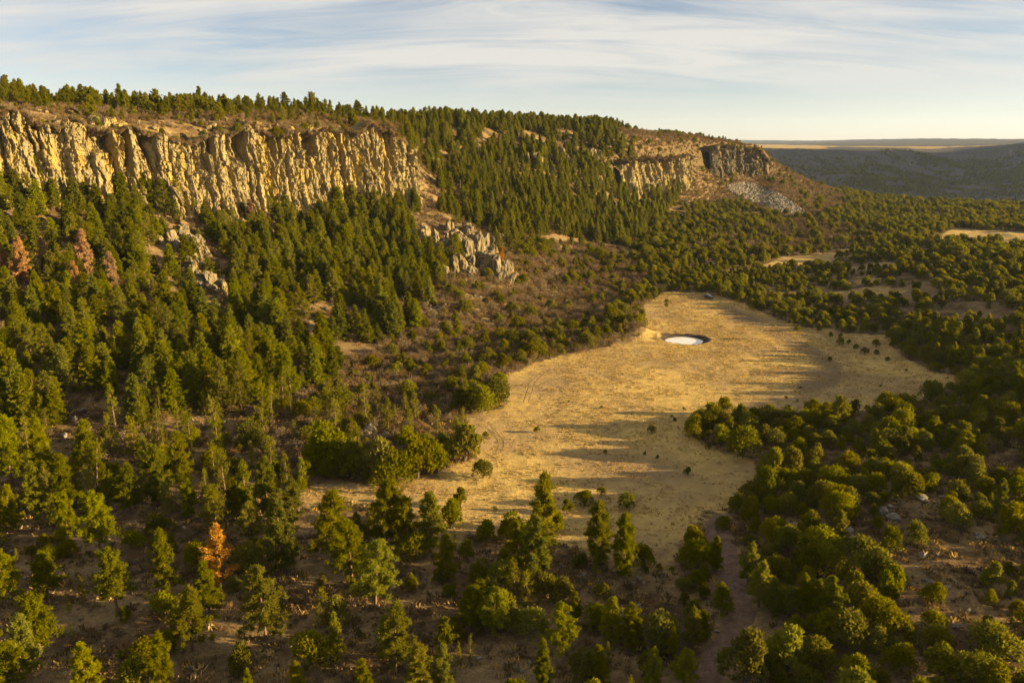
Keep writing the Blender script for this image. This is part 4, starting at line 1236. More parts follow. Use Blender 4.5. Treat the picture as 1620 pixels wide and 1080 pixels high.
n4 = scatter('oak', 2.7, (-330, 200, 86, 600), keep_oak, lambda px, py, X, Y, r: np.where(py > 760, r.uniform(0.6, 1.5, len(px)), r.uniform(1.0, 2.9, len(px)) * np.where((Y > 300) & (px < 640), 0.75, 1)), 5)
n5 = scatter('oak', 3.4, (0, 640, 440, 1100), lambda px, py, X, Y, Z: np.maximum(in_poly(px, py, OAK_END) * 0.97, in_poly(px, py, OAK_MID) * 0.9) * np.where(rocky(px, py), 0, 1),
             lambda px, py, X, Y, r: r.uniform(1.4, 3.2, len(px)), 6, clear=False)


n4b = scatter('oak', 2.1, (-330, 20, 240, 640), lambda px, py, X, Y, Z: ((Y > rim_rows(X, Y)[7] + 3) & (Y < rim_rows(X, Y)[8] + 2) & (px < 690)) * np.clip(0.75 + fbm2(X / 8, Y / 8, 83, 2), 0.1, 1), lambda px, py, X, Y, r: r.uniform(0.7, 1.9, len(px)), 15, clear=False)
# brush creeping to the very edge of the cliff tops
for ci, (P_, n_, zt_) in enumerate(SHELF):
    r_ = np.random.default_rng(40 + ci)
    m_ = int(np.hypot(*np.diff(P_, axis=0).T).sum() * (11.0 if ci == 0 else 12.0))
    j_ = r_.integers(0, len(P_), m_)
    b_ = r_.uniform(0.8, 15.5, m_)
    xx, yy = P_[j_, 0] - n_[j_, 0] * b_, P_[j_, 1] - n_[j_, 1] * b_
    zz_ = np.maximum(zt_[j_] - 0.3 - np.interp(b_, [0, 1.2, 3, 6, 11, 16], [0, 0.1, 0.5, 1.4, 4, 8]), zgrid(xx, yy))
    add_items('oak', xx, yy, zz_, r_.uniform(0.8, 2.2, m_))
    q_ = r_.choice(m_, m_ // (30 if ci == 0 else 28), replace=False)
    add_items('juniper', xx[q_], yy[q_], zz_[q_], r_.uniform(1.6, 4.6, len(q_)))


# junipers and pinyons
def keep_jun(px, py, X, Y, Z):
    n = fbm2(X / 16, Y / 16, 79, 3)
    n2 = fbm2(X / 45, Y / 45, 80, 2)
    far = (px > 985) & (py > 262) & (py < 640) & ~in_poly(px, py, CONIFER_SLOPE)
    p = far * np.clip(0.74 + n * 0.9 + n2 * 0.6, 0.10, 0.92)
    bare = in_poly(px, py, [(1430, 432), (1540, 452), (1600, 490), (1590, 520), (1470, 500), (1400, 470)])
    p = np.where(bare, p * 0.30, p)
    p = np.where(in_poly(px, py, OAK_END), 0.09, p)
    p = np.where(in_poly(px, py, OAK_MID), 0.28, p)
    fr = (px > 1085) & (py >= 600)
    p = np.where(fr, np.clip(0.96 + n * 0.7, 0.45, 0.98), p)
    bare2 = in_poly(px, py, [(1400, 800), (1480, 810), (1560, 850), (1600, 930), (1560, 990), (1450, 960), (1390, 870)])
    p = np.where(bare2, 0.42, p)
    p = np.where(in_poly(px, py, OAK_SLOPE), np.clip(0.15 + np.clip(n2, 0, 1) * 0.35, 0, 0.45), p)
    edge = in_poly(px, py, [(700, 600), (800, 560), (1000, 470), (1030, 440), (1025, 500), (1000, 538), (850, 570), (795, 598), (800, 645), (720, 655)])
    p = np.where(edge, 0.5, p)
    tongue = (px > 440) & (px < 760) & (py > 780) & (py < 862)
    kr = rim_rows(X, Y)
    capj = (Y > kr[7] + 4) & (Y < kr[8]) & (px < 700)
    p = np.where(capj, 0.16 + np.clip(n, 0, 1) * 0.5, p)
    lf = (py > 690) & (px <= 1085) & (px > -90) & ~in_poly(px, py, OAK_SLOPE) & ~tongue
    p = np.where(lf, np.where((py < 850) & (px < 700), 0.36, np.where(px > 620, 0.28, 0.17)), p)
    return np.where(rocky(px, py) | on_grass(px, py), 0, p)


hj = lambda px, py, X, Y, r: (2.0 + 3.6 * r.random(len(px)) ** 1.2) * np.where(py < 420, 1.25, 1.0)
n6 = scatter('juniper', 3.8, (-160, 330, 78, 440), lambda px, py, X, Y, Z: np.where((py < 290) & (px < 700), 0, keep_jun(px, py, X, Y, Z)), hj, 7)
n6b = scatter('juniper', 4.6, (-360, 0, 240, 620), lambda px, py, X, Y, Z: np.where(py < 290, keep_jun(px, py, X, Y, Z), 0), lambda px, py, X, Y, r: r.uniform(1.6, 3.8, len(px)), 17)
n7 = scatter('juniper', 5.0, (0, 780, 440, 1120), keep_jun, hj, 8, slack=0.001, clear=False)
# the wood runs on up the rise beyond the right edge and shades the meadow
n8 = scatter('juniper', 5.6, (100, 480, 80, 420), lambda px, py, X, Y, Z: np.where((px > 1700) & (px < 2100) & (py > 420), 0.45, 0), lambda px, py, X, Y, r: r.uniform(3.5, 6.0, len(px)), 9, slack=9, frame=(1700, 3400), clear=False)
# some smaller pines through the lower left wood
n9 = scatter('small_pine', 6.0, (-170, 110, 86, 215), lambda px, py, X, Y, Z: np.where((py > 640) & (px < 1120) & ~on_grass(px, py) & ~((px > 440) & (px < 760) & (py > 780) & (py < 862)), np.where((py < 790) & (px < 360), 0.75, np.where((py < 860) & (px < 440), 0.42, 0.30)), 0),
             lambda px, py, X, Y, r: np.where(py < 860, r.uniform(4.5, 10, len(px)), r.uniform(1.2, 4.2, len(px))), 10)
n10 = scatter('pine', 7.5, (50, 260, 120, 330), lambda px, py, X, Y, Z: np.where((px > 1440) & (py > 520) & (py < 640) & ~on_grass(px, py), 0.6, np.where((px > 1250) & (py >= 640), 0.10, 0)),
              lambda px, py, X, Y, r: r.uniform(5.0, 8.5, len(px)), 12)
print('scattered', n1, n2, n3, n3b, n4, n5, n6, n7, n8, n9, n10)

# ------------------------------------------------------------------ individuals and the woods behind them
SPEC = {  # kind: object name, category, how many of them stand alone
    'pine': ('pine_tree', 'pine tree', 290), 'small_pine': ('young_pine_tree', 'young pine', 200), 'conifer': ('conifer_tree', 'conifer tree', 300), 'juniper': ('juniper_tree', 'juniper tree', 300),
    'bush': ('juniper_bush', 'bush', 200), 'oak': ('oak_shrub', 'shrub', 300), 'rust': ('dead_pine_tree', 'dead tree', 50)}


def area(t):
    px, py, k = t['px'], t['py'], t['kind']
    if k == 'bush': 
        if py > 775: return 'among the near pines', 'bushes dotted over the meadow'
        if px > 1185 and py < 600: return 'on meadow right of the pond', 'bushes dotted over the meadow'
        if px > 1185: return 'on the meadow\'s right arm', 'bushes dotted over the meadow'
        if py < 560: return 'beside the pond', 'bushes dotted over the meadow'
        return 'in the middle of the meadow', 'bushes dotted over the meadow'
    if t['y'] > 280 and px < 640 and py < 250: return 'on the brushy rim above the cliff', 'trees on the mesa rim'
    if py < 240 and px < 1000: return 'on the far skyline rim', 'trees on the mesa rim'
    if py < 262 and px >= 1000: return 'on the mesa\'s far end', 'trees on the mesa rim'
    if in_poly([px], [py], CONIFER_SLOPE)[0]:
        return ('on the slope under the cliff' if px < 620 else 'on the forested middle slope'), 'trees on the mesa slope'
    if in_poly([px], [py], OAK_SLOPE)[0]: return 'on the brown brush slope', 'plants of the brush slope'
    if px > 1120 and py > 650: return 'on the near right hillside', 'trees on the right hillside'
    if px > 985 and py < 650: return 'in the woodland beyond the meadow' if py < 460 else 'right of the meadow', 'trees beyond the meadow'
    if py > 985: return 'along the bottom edge', 'trees of the lower left wood'
    if py > 880: return 'in the open front wood', 'trees of the lower left wood'
    if px < 480: return 'in the lower left wood', 'trees of the lower left wood'
    return 'at the near meadow edge', 'trees of the lower left wood'


ORD = ['first', 'second', 'third', 'fourth', 'fifth', 'sixth', 'seventh', 'eighth', 'ninth', 'tenth', 'eleventh', 'twelfth', 'thirteenth', 'fourteenth', 'fifteenth', 'sixteenth',
       'seventeenth', 'eighteenth', 'nineteenth', 'twentieth']
NOUN = {'pine': 'green pine', 'small_pine': 'young green pine', 'conifer': 'pointed conifer', 'juniper': 'round juniper', 'bush': 'juniper bush', 'oak': 'brown oak shrub', 'rust': 'rust-brown dead pine'}


def size_word(k, h):
    lim = {'pine': (6.5, 10.0), 'small_pine': (2.5, 5.0), 'conifer': (8.0, 11.0), 'juniper': (3.0, 4.4), 'bush': (1.2, 2.2), 'oak': (1.3, 2.3), 'rust': (6, 11)}[k]
    w = {'juniper': ('small', 'dark', 'broad'), 'bush': ('tiny', 'small', 'large'), 'oak': ('low', 'dry', 'tall')}.get(k, ('short', 'mid-sized', 'tall'))
    return w[0] if h < lim[0] else (w[1] if h < lim[1] else w[2])


def label_all(items):
    by = {}
    for t in items: by.setdefault((t['kind'], area(t)), []).append(t)
    for (k, (phrase, grp)), ts in by.items():
        ts.sort(key=lambda t: -t['py'])
        per = 16
        nrow = max(1, math.ceil(len(ts) / per))
        per = math.ceil(len(ts) / nrow)
        for r in range(nrow):
            row = sorted(ts[r * per:(r + 1) * per], key=lambda t: t['px'])
            for i, t in enumerate(row):
                lab = f"{size_word(k, t['h'])} {NOUN[k]} {phrase}"
                if len(row) > 1: lab += f", {ORD[i]} from left"
                if nrow > 1: lab += f", {ORD[r] if r < 20 else str(r + 1)} row up"
                t['label'], t['group'] = lab, grp


def split():
    alone, rest = [], {}
    by = {}
    for t in ITEMS: by.setdefault(t['kind'], []).append(t)
    for k, ts in by.items():
        for t in ts:
            top = project(t['x'], t['y'], t['z'] + t['h'])[1]
            mid = t['z'] + 0.7 * t['h']
            t['seen'] = (-12 < t['px'] < 1632) and (top < 1072) and bool(visible(np.array([t['x']]), np.array([t['y']]), np.array([mid]))[0])
            t['rank'] = t['h'] / t['d'] + (10 if t['picked'] else 0)
        ts.sort(key=lambda t: -(t['rank'] if t['seen'] else -1))
        n = SPEC[k][2]
        for i, t in enumerate(ts):
            (alone if (i < n and t['seen']) else rest.setdefault(k, [])).append(t)
    return alone, rest


ALONE, REST = split()
label_all(ALONE)
prng = np.random.default_rng(99)


def stand(t):
    k = t['kind']
    ps = PROTO[k]
    vi = int(prng.integers(len(ps)))
    if k == 'rust': vi = 0 if t['py'] > 700 or t['px'] > 700 else 1
    p = ps[vi]
    s = t['h'] / p.h
    root = new_obj(SPEC[k][0], None, loc=(t['x'], t['y'], t['z'] - 0.05), rot=(prng.normal() * 0.02, prng.normal() * 0.02, prng.uniform(0, 6.283)))
    w = s * prng.uniform(0.9, 1.15) * (1.15 if k == 'conifer' else 1.0)
    root.scale = (w, w, s)
    root.empty_display_size = 0.5
    if t['picked'] and k == 'rust' and t['py'] > 900: root.rotation_euler[1] = 0.0
    tag(root, t['label'], SPEC[k][1], t['group'])
    new_obj('stem' if k in ('oak', 'bush') else 'trunk', p.trunk, root)
    new_obj('foliage' if k in ('oak', 'bush') else 'crown', p.crown, root)


for t in ALONE: stand(t)


# ---- masses nobody can count: points carrying plants
def gn_scatter(name, label, meshes, P, var, rot, scl):
    src = bpy.data.collections.new(name + '_source')
    for i, me in enumerate(meshes):
        src.objects.link(bpy.data.objects.new(f'{name}_source_{i:02d}', me))
    me = bpy.data.meshes.new(name)
    me.vertices.add(len(P))
    me.vertices.foreach_set('co', np.asarray(P, np.float32).ravel())
    for an, typ, key, data in (('var', 'INT', 'value', np.asarray(var, np.int32)), ('rot', 'FLOAT_VECTOR', 'vector', np.asarray(rot, np.float32)), ('scl', 'FLOAT_VECTOR', 'vector', np.asarray(scl, np.float32))):
        a = me.attributes.new(an, typ, 'POINT'); a.data.foreach_set(key, data.ravel())
    for m in {m for q in meshes for m in q.materials}: me.materials.append(m)
    o = new_obj(name, me)
    g = bpy.data.node_groups.new(name, 'GeometryNodeTree')
    g.interface.new_socket('Geometry', in_out='INPUT', socket_type='NodeSocketGeometry')
    g.interface.new_socket('Geometry', in_out='OUTPUT', socket_type='NodeSocketGeometry')
    N, L = g.nodes.new, g.links.new
    gi, go = N('NodeGroupInput'), N('NodeGroupOutput')
    ci = N('GeometryNodeCollectionInfo'); ci.inputs['Collection'].default_value = src
    ci.inputs['Separate Children'].default_value = True; ci.inputs['Reset Children'].default_value = True
    m2p = N('GeometryNodeMeshToPoints')
    ip = N('GeometryNodeInstanceOnPoints'); ip.inputs['Pick Instance'].default_value = True

    def attr(nm, dt):
        a = N('GeometryNodeInputNamedAttribute'); a.data_type = dt; a.inputs['Name'].default_value = nm
        return a.outputs['Attribute']
    L(gi.outputs[0], m2p.inputs['Mesh']); L(m2p.outputs[0], ip.inputs['Points'])
    L(ci.outputs[0], ip.inputs['Instance'])
    L(attr('var', 'INT'), ip.inputs['Instance Index'])
    L(attr('rot', 'FLOAT_VECTOR'), ip.inputs['Rotation'])
    L(attr('scl', 'FLOAT_VECTOR'), ip.inputs['Scale'])
    L(ip.outputs[0], go.inputs[0])
    md = o.modifiers.new('scatter', 'NODES'); md.node_group = g
    return tag(o, label, kind='stuff')


STUFF = {'pine': ('pine_woods', 'pines along the mesa rim that read as one mass'), 'small_pine': ('pine_saplings', 'scattered young pines too small to tell apart'),
         'conifer': ('conifer_forest', 'dense conifer forest covering the mesa slope'), 'juniper': ('juniper_woodland', 'wide juniper woodland spreading beyond the meadow'),
         'oak': ('oak_brush', 'brown leafless oak brush covering the slopes'), 'bush': ('bushes', 'low bushes scattered on the grass'), 'rust': ('dead_conifers', 'rusty dead conifers')}
for k, ts in REST.items():
    n = len(ts)
    ps = PROTO[k]
    P = np.array([[t['x'], t['y'], t['z'] - 0.05] for t in ts])
    var = prng.integers(0, len(ps), n)
    s = np.array([t['h'] for t in ts]) / np.array([p.h for p in ps])[var]
    w = s * prng.uniform(0.9, 1.2, n) * (1.25 if k == 'conifer' else 1.0)
    rot = np.stack([prng.normal(size=n) * 0.02, prng.normal(size=n) * 0.02, prng.uniform(0, 6.283, n)], -1)
    gn_scatter(STUFF[k][0], STUFF[k][1], [p.both for p in ps], P, var, rot, np.stack([w, w, s], -1))
def distant_woods():
    r = np.random.default_rng(77)
    n = 60000
    Y = 1150 + 2900 * r.random(n) ** 1.0
    X = Y * r.uniform(0.27, 0.72, n)
    Z = zgrid(X, Y)
    dn = fbm2(X / 260, Y / 340, 81, 4) + 0.5 * fbm2(X / 50, Y / 50, 82, 2)
    k = visible(X, Y, Z + 4) & (r.random(n) < np.clip(0.36 + dn * 1.7, 0.03, 0.95)) & ~((Y > 3220) & (Z > 2) & (X / Y < 0.45))
    X, Y, Z = X[k], Y[k], Z[k]
    m = len(X)
    s = r.uniform(0.8, 1.7, m) * np.where(Y > 2400, 1.3, 1)
    gn_scatter('canyon_woodland', 'dark scattered woodland on the far canyon slopes', [new_mesh('far_juniper', *FARJ[i], [M_JUN], attrs={'tint': ('FLOAT', np.random.default_rng(i).random(len(FARJ[i][0])))}) for i in range(3)],
               np.stack([X, Y, Z], -1), r.integers(0, 3, m), np.stack([0 * X, 0 * X, r.uniform(0, 6.28, m)], -1), np.stack([s, s, s], -1))
    print('distant', m)


FARJ = [juniper(870 + i, 4.6, 0.55, 9, 260, 0.75, 3)[1] for i in range(3)]
distant_woods()
print('alone', len(ALONE), {k: len(v) for k, v in REST.items()})


# ------------------------------------------------------------------ rocks
def ico(sub):
    import bmesh
    bm = bmesh.new()
    bmesh.ops.create_icosphere(bm, subdivisions=sub, radius=1.0)
    v = np.array([q.co[:] for q in bm.verts]); f = np.array([[q.index for q in p.verts] for p in bm.faces])
    bm.free()
    return v, f


ICO3 = ico(4); ICO2 = ico(2)


def rock_shape(seed, scale=(1, 1, 1), planes=16, rough=0.10, base=ICO3):
    """a block broken along random planes"""
    rng = np.random.default_rng(seed)
    v = base[0].copy()
    n = unit(rng.normal(size=(planes, 3))); d = rng.uniform(0.58, 1.0, planes)
    dot = v @ n.T
    r = np.min(np.where(dot > 0.05, d[None, :] / np.maximum(dot, 0.05), 9), axis=1)
    v = v * np.minimum(r, 1.25)[:, None]
    v = v + v * (fbm3(v[:, 0] * 2.2 + seed, v[:, 1] * 2.2, v[:, 2] * 2.2, seed, 4) * rough)[:, None] * 1.6
    return v * np.asarray(scale), base[1]


ROCKS = [new_mesh('stone', *rock_shape(500 + i, (1, [0.8, 0.95, 0.7, 0.85][i % 4], [0.62, 0.75, 0.55, 0.9][i % 4])), [M_STONE]) for i in range(8)]
CAP_ROCKS = [new_mesh('cap_stone', *rock_shape(540 + i, (1, [0.8, 0.95, 0.7, 0.85][i % 4], [0.8, 0.95, 0.7, 1.1][i % 4]), 14, 0.16), [M_CLIFF]) for i in range(8)]
PEBBLES = [new_mesh('small_stone', *rock_shape(560 + i, (1, 0.85, [0.6, 0.8, 0.7][i % 3]), 10, 0.08, ICO2), [M_STONE]) for i in range(5)]
for me in ROCKS: me.polygons.foreach_set('use_smooth', np.zeros(len(me.polygons), bool))


def pillar(seed):
    rng = np.random.default_rng(seed)
    v = ICO3[0].copy()
    # steep joint planes round the sides, one sloping break on top
    k = 11
    az = rng.uniform(0, 6.283, k)
    n = unit(np.stack([np.cos(az), np.sin(az), rng.normal(0.06, 0.10, k)], -1)); d = rng.uniform(0.62, 0.95, k)
    n = np.vstack([n, unit(np.stack([rng.normal(0, 0.35, 3), rng.normal(0, 0.35, 3), np.ones(3)], -1))]); d = np.r_[d, rng.uniform(0.55, 0.8, 3)]
    dot = v @ n.T
    r = np.min(np.where(dot > 0.05, d[None, :] / np.maximum(dot, 0.05), 9), axis=1)
    v = v * np.minimum(r, 1.5)[:, None]
    q = fbm3(v[:, 0] * 3.2 + seed, v[:, 1] * 3.2, v[:, 2] * 2.0, seed + 3, 5, 0.62)
    crack = np.abs(fbm3(v[:, 0] * 2.6, v[:, 1] * 2.6 + seed, v[:, 2] * 0.5, seed + 9, 2))
    g = 1 + 0.42 * q - np.clip(0.13 - crack, 0, 1) * 1.7
    v[:, :2] *= g[:, None]
    v[:, 2] += 0.14 * q
    return new_mesh('rock_column', v, ICO3[1], [M_ROCK], smooth=False)


PILLARS = [pillar(600 + i) for i in range(8)]
CAP_PILLARS = []
for me_ in PILLARS:
    q_ = me_.copy(); q_.materials[0] = M_CLIFF; CAP_PILLARS.append(q_)
OUTCROPS = [
    ('grey rock outcrop of broken pillars above the brown brush slope', [(672, 378, 38, 14), (690, 388, 32, 10), (712, 372, 34, 16), (703, 404, 38, 22), (722, 408, 48, 18), (738, 414, 52, 18), (724, 432, 42, 22), (745, 428, 38, 16),
      (756, 412, 58, 16), (772, 428, 44, 26), (786, 437, 48, 16), (797, 438, 40, 12), (711, 428, 32, 16), (735, 395, 30, 14), (765, 400, 40, 16), (690, 412, 26, 16)]),
    ('narrow grey rock rib among conifers on the left slope', [(272, 388, 40, 16), (290, 388, 36, 14), (302, 404, 48, 18), (316, 398, 38, 11), (300, 424, 28, 13), (318, 432, 28, 14), (333, 458, 42, 16), (346, 458, 36, 18), (354, 464, 32, 12), (284, 372, 26, 18)]),
    ('low rock knob right of the main grey outcrop', [(778, 388, 20, 10), (792, 384, 20, 11), (786, 392, 14, 12)]),
    ('rock fins poking out of the forested middle slope', [(848, 262, 32, 9), (856, 266, 26, 8), (864, 268, 20, 8)]),
    ('small rock fin right of the middle slope fins', [(888, 252, 26, 9), (896, 255, 18, 8)]),
    ('pale rock nub high on the forested slope', [(938, 248, 20, 10), (948, 250, 16, 8)]),
    ('big rock knob crowning the brushy cap above the cliff', [(512, 214, 30, 20), (526, 220, 28, 18), (540, 226, 22, 14), (498, 210, 18, 14), (552, 232, 14, 12)]),
    ('round rock knob on the skyline side of the cap', [(386, 198, 20, 16), (400, 200, 18, 16)]),
    ('rock ledge right of the big knob', [(612, 226, 20, 16), (626, 232, 18, 14), (642, 240, 14, 14)]),
    ('lower rock ledge beside the cliff end', [(655, 236, 14, 12), (668, 244, 16, 14), (690, 256, 16, 12), (704, 262, 12, 10)]),
    ('rocky steps at the upper left corner of the cap', [(10, 205, 34, 24), (30, 212, 30, 20), (55, 214, 26, 22), (5, 225, 22, 22)]),
    ('rocky steps above the left cliff', [(170, 196, 26, 20), (188, 204, 26, 18), (150, 206, 20, 18), (206, 212, 22, 18), (228, 222, 22, 16)]),
    ('tan boulder knob at the brush foot near the meadow', [(585, 690, 24, 20), (574, 692, 14, 14)]),
    ('leaning rock block below the far end cliff', [(1186, 275, 10, 9), (1196, 276, 12, 8)]),
]


def build_outcrops():
    rng = np.random.default_rng(5)
    band = [(668, 362), (700, 368), (738, 385), (768, 400), (798, 420)]
    for q in range(30):
        t = rng.random()
        bx = float(np.interp(t, np.linspace(0, 1, 5), [p[0] for p in band])) + rng.normal() * 9
        by = float(np.interp(t, np.linspace(0, 1, 5), [p[1] for p in band])) + rng.normal() * 13 + 8
        OUTCROPS[0][1].append((bx, by, rng.uniform(12, 30), rng.uniform(9, 18)))
    for q in range(8):
        t = rng.random()
        OUTCROPS[1][1].append((275 + 70 * t + rng.normal() * 7, 380 + 80 * t + rng.normal() * 9, rng.uniform(14, 30), rng.uniform(9, 16)))
    for lab, cols in OUTCROPS:
        c = np.array(cols, float)
        X, Y, Z = hit(c[:, 0], c[:, 1])
        ok = ~np.isnan(Y)
        if not ok.any(): continue
        x0, y0, z0 = X[ok].mean(), Y[ok].mean(), Z[ok].mean()
        onc = any(w_ in lab for w_ in ('cap', 'cliff', 'knob', 'steps')) and c[:, 1].max() < 270
        if onc: c[:, 2] *= 0.62; c[:, 3] *= 1.1
        root = new_obj('rock_outcrop', None, loc=(x0, y0, z0))
        tag(root, lab, 'rock outcrop', 'rock outcrops on the mesa')
        for i in np.where(ok)[0]:
            d = project(X[i], Y[i], Z[i])[2]
            hm, wm = c[i, 2] * d / FPX, c[i, 3] * d / FPX
            o = new_obj('rock_column', (CAP_PILLARS if onc else PILLARS)[int(rng.integers(8))], root, (X[i] - x0, Y[i] - y0 + wm * 0.2, Z[i] - z0 + hm * 0.22),
                        (rng.normal() * 0.09, rng.normal() * 0.09, rng.uniform(0, 6.28)))
            o.scale = (wm * 0.72, wm * rng.uniform(0.55, 0.85), hm * 0.60)
            for j in range(3):      # broken pieces leaning at its foot
                g = rng.uniform(0.3, 0.6)
                ox, oy = rng.normal() * wm * 0.7, -rng.uniform(0.1, 0.8) * wm
                zz = float(zgrid(np.array([X[i] + ox]), np.array([Y[i] + oy]))[0])
                e = new_obj('rock', (CAP_PILLARS if onc else PILLARS)[int(rng.integers(8))], root, (X[i] - x0 + ox, Y[i] - y0 + oy, zz - z0 + hm * g * 0.25), (rng.normal() * 0.3, rng.normal() * 0.3, rng.uniform(0, 6.28)))
                e.scale = (wm * 0.8 * g, wm * 0.8 * g, max(hm * 0.6, wm * 0.8) * g)


build_outcrops()

SCREE_SPOTS = [[(680, 476), (705, 482), (700, 497), (676, 492)], [(725, 455), (760, 458), (815, 480), (822, 500), (770, 488), (735, 478)]]


def put_stone(name, me, x, y, w, rng, lab, grp, cat='boulder', sink=0.25):
    z = float(zgrid(np.array([x]), np.array([y]))[0])
    s = w * 0.5
    o = new_obj(name, me, None, (x, y, z + s * 0.4 * (1 - sink)), (rng.normal() * 0.25, rng.normal() * 0.25, rng.uniform(0, 6.28)), (s, s, s * rng.uniform(0.8, 1.15)))
    tag(o, lab, cat, grp)
    return o


def build_boulders():
    rng = np.random.default_rng(8)
    b = np.array([q[:3] for q in BOULDERS], float)
    X, Y, Z = hit(b[:, 0], b[:, 1])
    d = project(X, Y, Z)[2]
    for i, q in enumerate(BOULDERS):
        put_stone('boulder', ROCKS[i % 8], X[i], Y[i], q[2] * d[i] / FPX, rng, q[3], 'boulders on the ground')
    # scree on the brush slope
    pts = []
    for poly in SCREE_SPOTS:
        a = np.array(poly)
        n = 0
        while n < 34:
            p = rng.uniform(a.min(0), a.max(0))
            if in_poly([p[0]], [p[1]], poly)[0]: pts.append(p); n += 1
    pts = np.array(pts)
    X, Y, Z = hit(pts[:, 0], pts[:, 1])
    def rows(px, py, per=12):
        o = np.argsort(-np.asarray(py)); nr = max(1, math.ceil(len(o) / per)); per = math.ceil(len(o) / nr)
        tx = [''] * len(o)
        for r in range(nr):
            row = sorted(o[r * per:(r + 1) * per], key=lambda i: px[i])
            for j, i in enumerate(row): tx[i] = f"{ORD[j]} from left, {ORD[r]} row up"
        return tx
    for k, (where, grp) in enumerate((('beside the conifers', 'scree stones beside the conifers'), ('under the grey outcrop', 'scree stones under the outcrop'))):
        sl = slice(k * 34, k * 34 + 34)
        tx = rows(pts[sl, 0], pts[sl, 1])
        for i in range(34):
            j = k * 34 + i
            put_stone('scree_stone', ROCKS[j % 8], X[j], Y[j], rng.uniform(0.6, 2.1), rng, f'pale scree stone {where}, {tx[i]}', grp, 'stone')
    # blocks lying on the cap above the cliff
    nb = 84
    px = rng.uniform(-8, 640, nb)
    lo = np.interp(px, [0, 150, 330, 450, 560, 640], [213, 222, 222, 212, 226, 264]); hi = np.interp(px, [0, 150, 330, 450, 560, 640], [160, 170, 182, 188, 192, 205])
    f = rng.beta(1.1, 1.8, nb)
    py = lo + (hi - lo) * f - 3
    X, Y, Z = hit(px, py)
    ok = np.where(~np.isnan(Y))[0]
    tx = dict(zip(ok, rows(px[ok], py[ok], 14)))
    for i in ok:
        put_stone('rock_block', ROCKS[i % 8], X[i], Y[i], rng.uniform(0.9, 2.9), rng, f'tan block in brush above the cliff, {tx[i]}', 'blocks above the cliff', 'rock').data = CAP_ROCKS[i % 8]
    # talus fan below the far cliff: too many and too small to pick apart
    a = np.array(TALUS, float)
    q = rng.uniform(a.min(0), a.max(0), (5200, 2)); q = q[in_poly(q[:, 0], q[:, 1], TALUS)]
    X, Y, Z = hit(q[:, 0], q[:, 1])
    k = ~np.isnan(Y)
    n = int(k.sum())
    s = rng.uniform(0.6, 1.9, n)
    gn_scatter('talus', 'pale grey talus fan of loose blocks below the far cliff', PEBBLES, np.stack([X[k], Y[k], Z[k] + 0.2], -1), rng.integers(0, 5, n), rng.uniform(0, 6.28, (n, 3)), np.stack([s, s, s], -1))


build_boulders()


# ------------------------------------------------------------------ pond, tracks
def build_pond():
    T = NT('pond_water')
    pos = T.n('ShaderNodeNewGeometry').outputs['Position']
    nb = T.bump(T.noise(pos, 1.2, 3), 0.05, 0.02)
    m = T.pri((0.62, 0.60, 0.56), 0.06, nb, 0.5, IOR=1.33)  # pale base colour stands in for the bright sky reflection
    ang = np.linspace(0, 2 * math.pi, 96, endpoint=False)
    wob = 1 + 0.05 * np.sin(ang * 2 + 1) + 0.03 * np.sin(ang * 5)
    v = np.stack([POND[0] + 7.0 * np.cos(ang) * wob, POND[1] + 6.2 * np.sin(ang) * wob, np.full(96, -0.65)], -1)
    v = np.vstack([v, [[POND[0], POND[1], -0.65]]])
    f = np.array([[i, (i + 1) % 96, 96] for i in range(96)])
    tag(new_obj('pond_water', new_mesh('pond_water', v, f, [m])), 'pale oval stock pond, bright sky partly put into its colour', kind='structure')


build_pond()


def strip(name, pts, width, label, mat, lift, seed, n_across=7, wave=0.35, nsub=160, dip=0.0):
    p = np.array(pts, float)
    X, Y, Z = hit(p[:, 0], p[:, 1])
    t = np.linspace(0, 1, len(p)); q = np.linspace(0, 1, nsub)
    # smooth centre line
    k = np.ones(21) / 21
    cx, cy = np.interp(q, t, X), np.interp(q, t, Y)
    cx = np.convolve(np.pad(cx, 10, mode='edge'), k, 'valid'); cy = np.convolve(np.pad(cy, 10, mode='edge'), k, 'valid')
    tx, ty = np.gradient(cx), np.gradient(cy)
    l = np.hypot(tx, ty); nx, ny = ty / l, -tx / l
    s = np.cumsum(l)
    wl = width * 0.5 * (1 + wave * fbm2(s / 1.6, s * 0, seed, 3)); wr = width * 0.5 * (1 + wave * fbm2(s / 1.6, s * 0 + 40, seed, 3))
    fade = np.clip(np.minimum(q, 1 - q) / 0.06, 0.15, 1)
    c = np.linspace(-1, 1, n_across)
    off = np.where(c[None, :] < 0, c[None, :] * wl[:, None], c[None, :] * wr[:, None]) * fade[:, None]
    VX = cx[:, None] + nx[:, None] * off; VY = cy[:, None] + ny[:, None] * off
    VZ = zgrid(VX, VY) + lift * (1 - np.abs(c[None, :]) ** 4) - 0.02
    i = np.arange(nsub * n_across).reshape(nsub, n_across)
    F = np.stack([i[:-1, :-1], i[:-1, 1:], i[1:, 1:], i[1:, :-1]], -1).reshape(-1, 4)
    return tag(new_obj(name, new_mesh(name, np.stack([VX, VY, VZ], -1).reshape(-1, 3), F, [mat], smooth=True)), label, kind='structure')


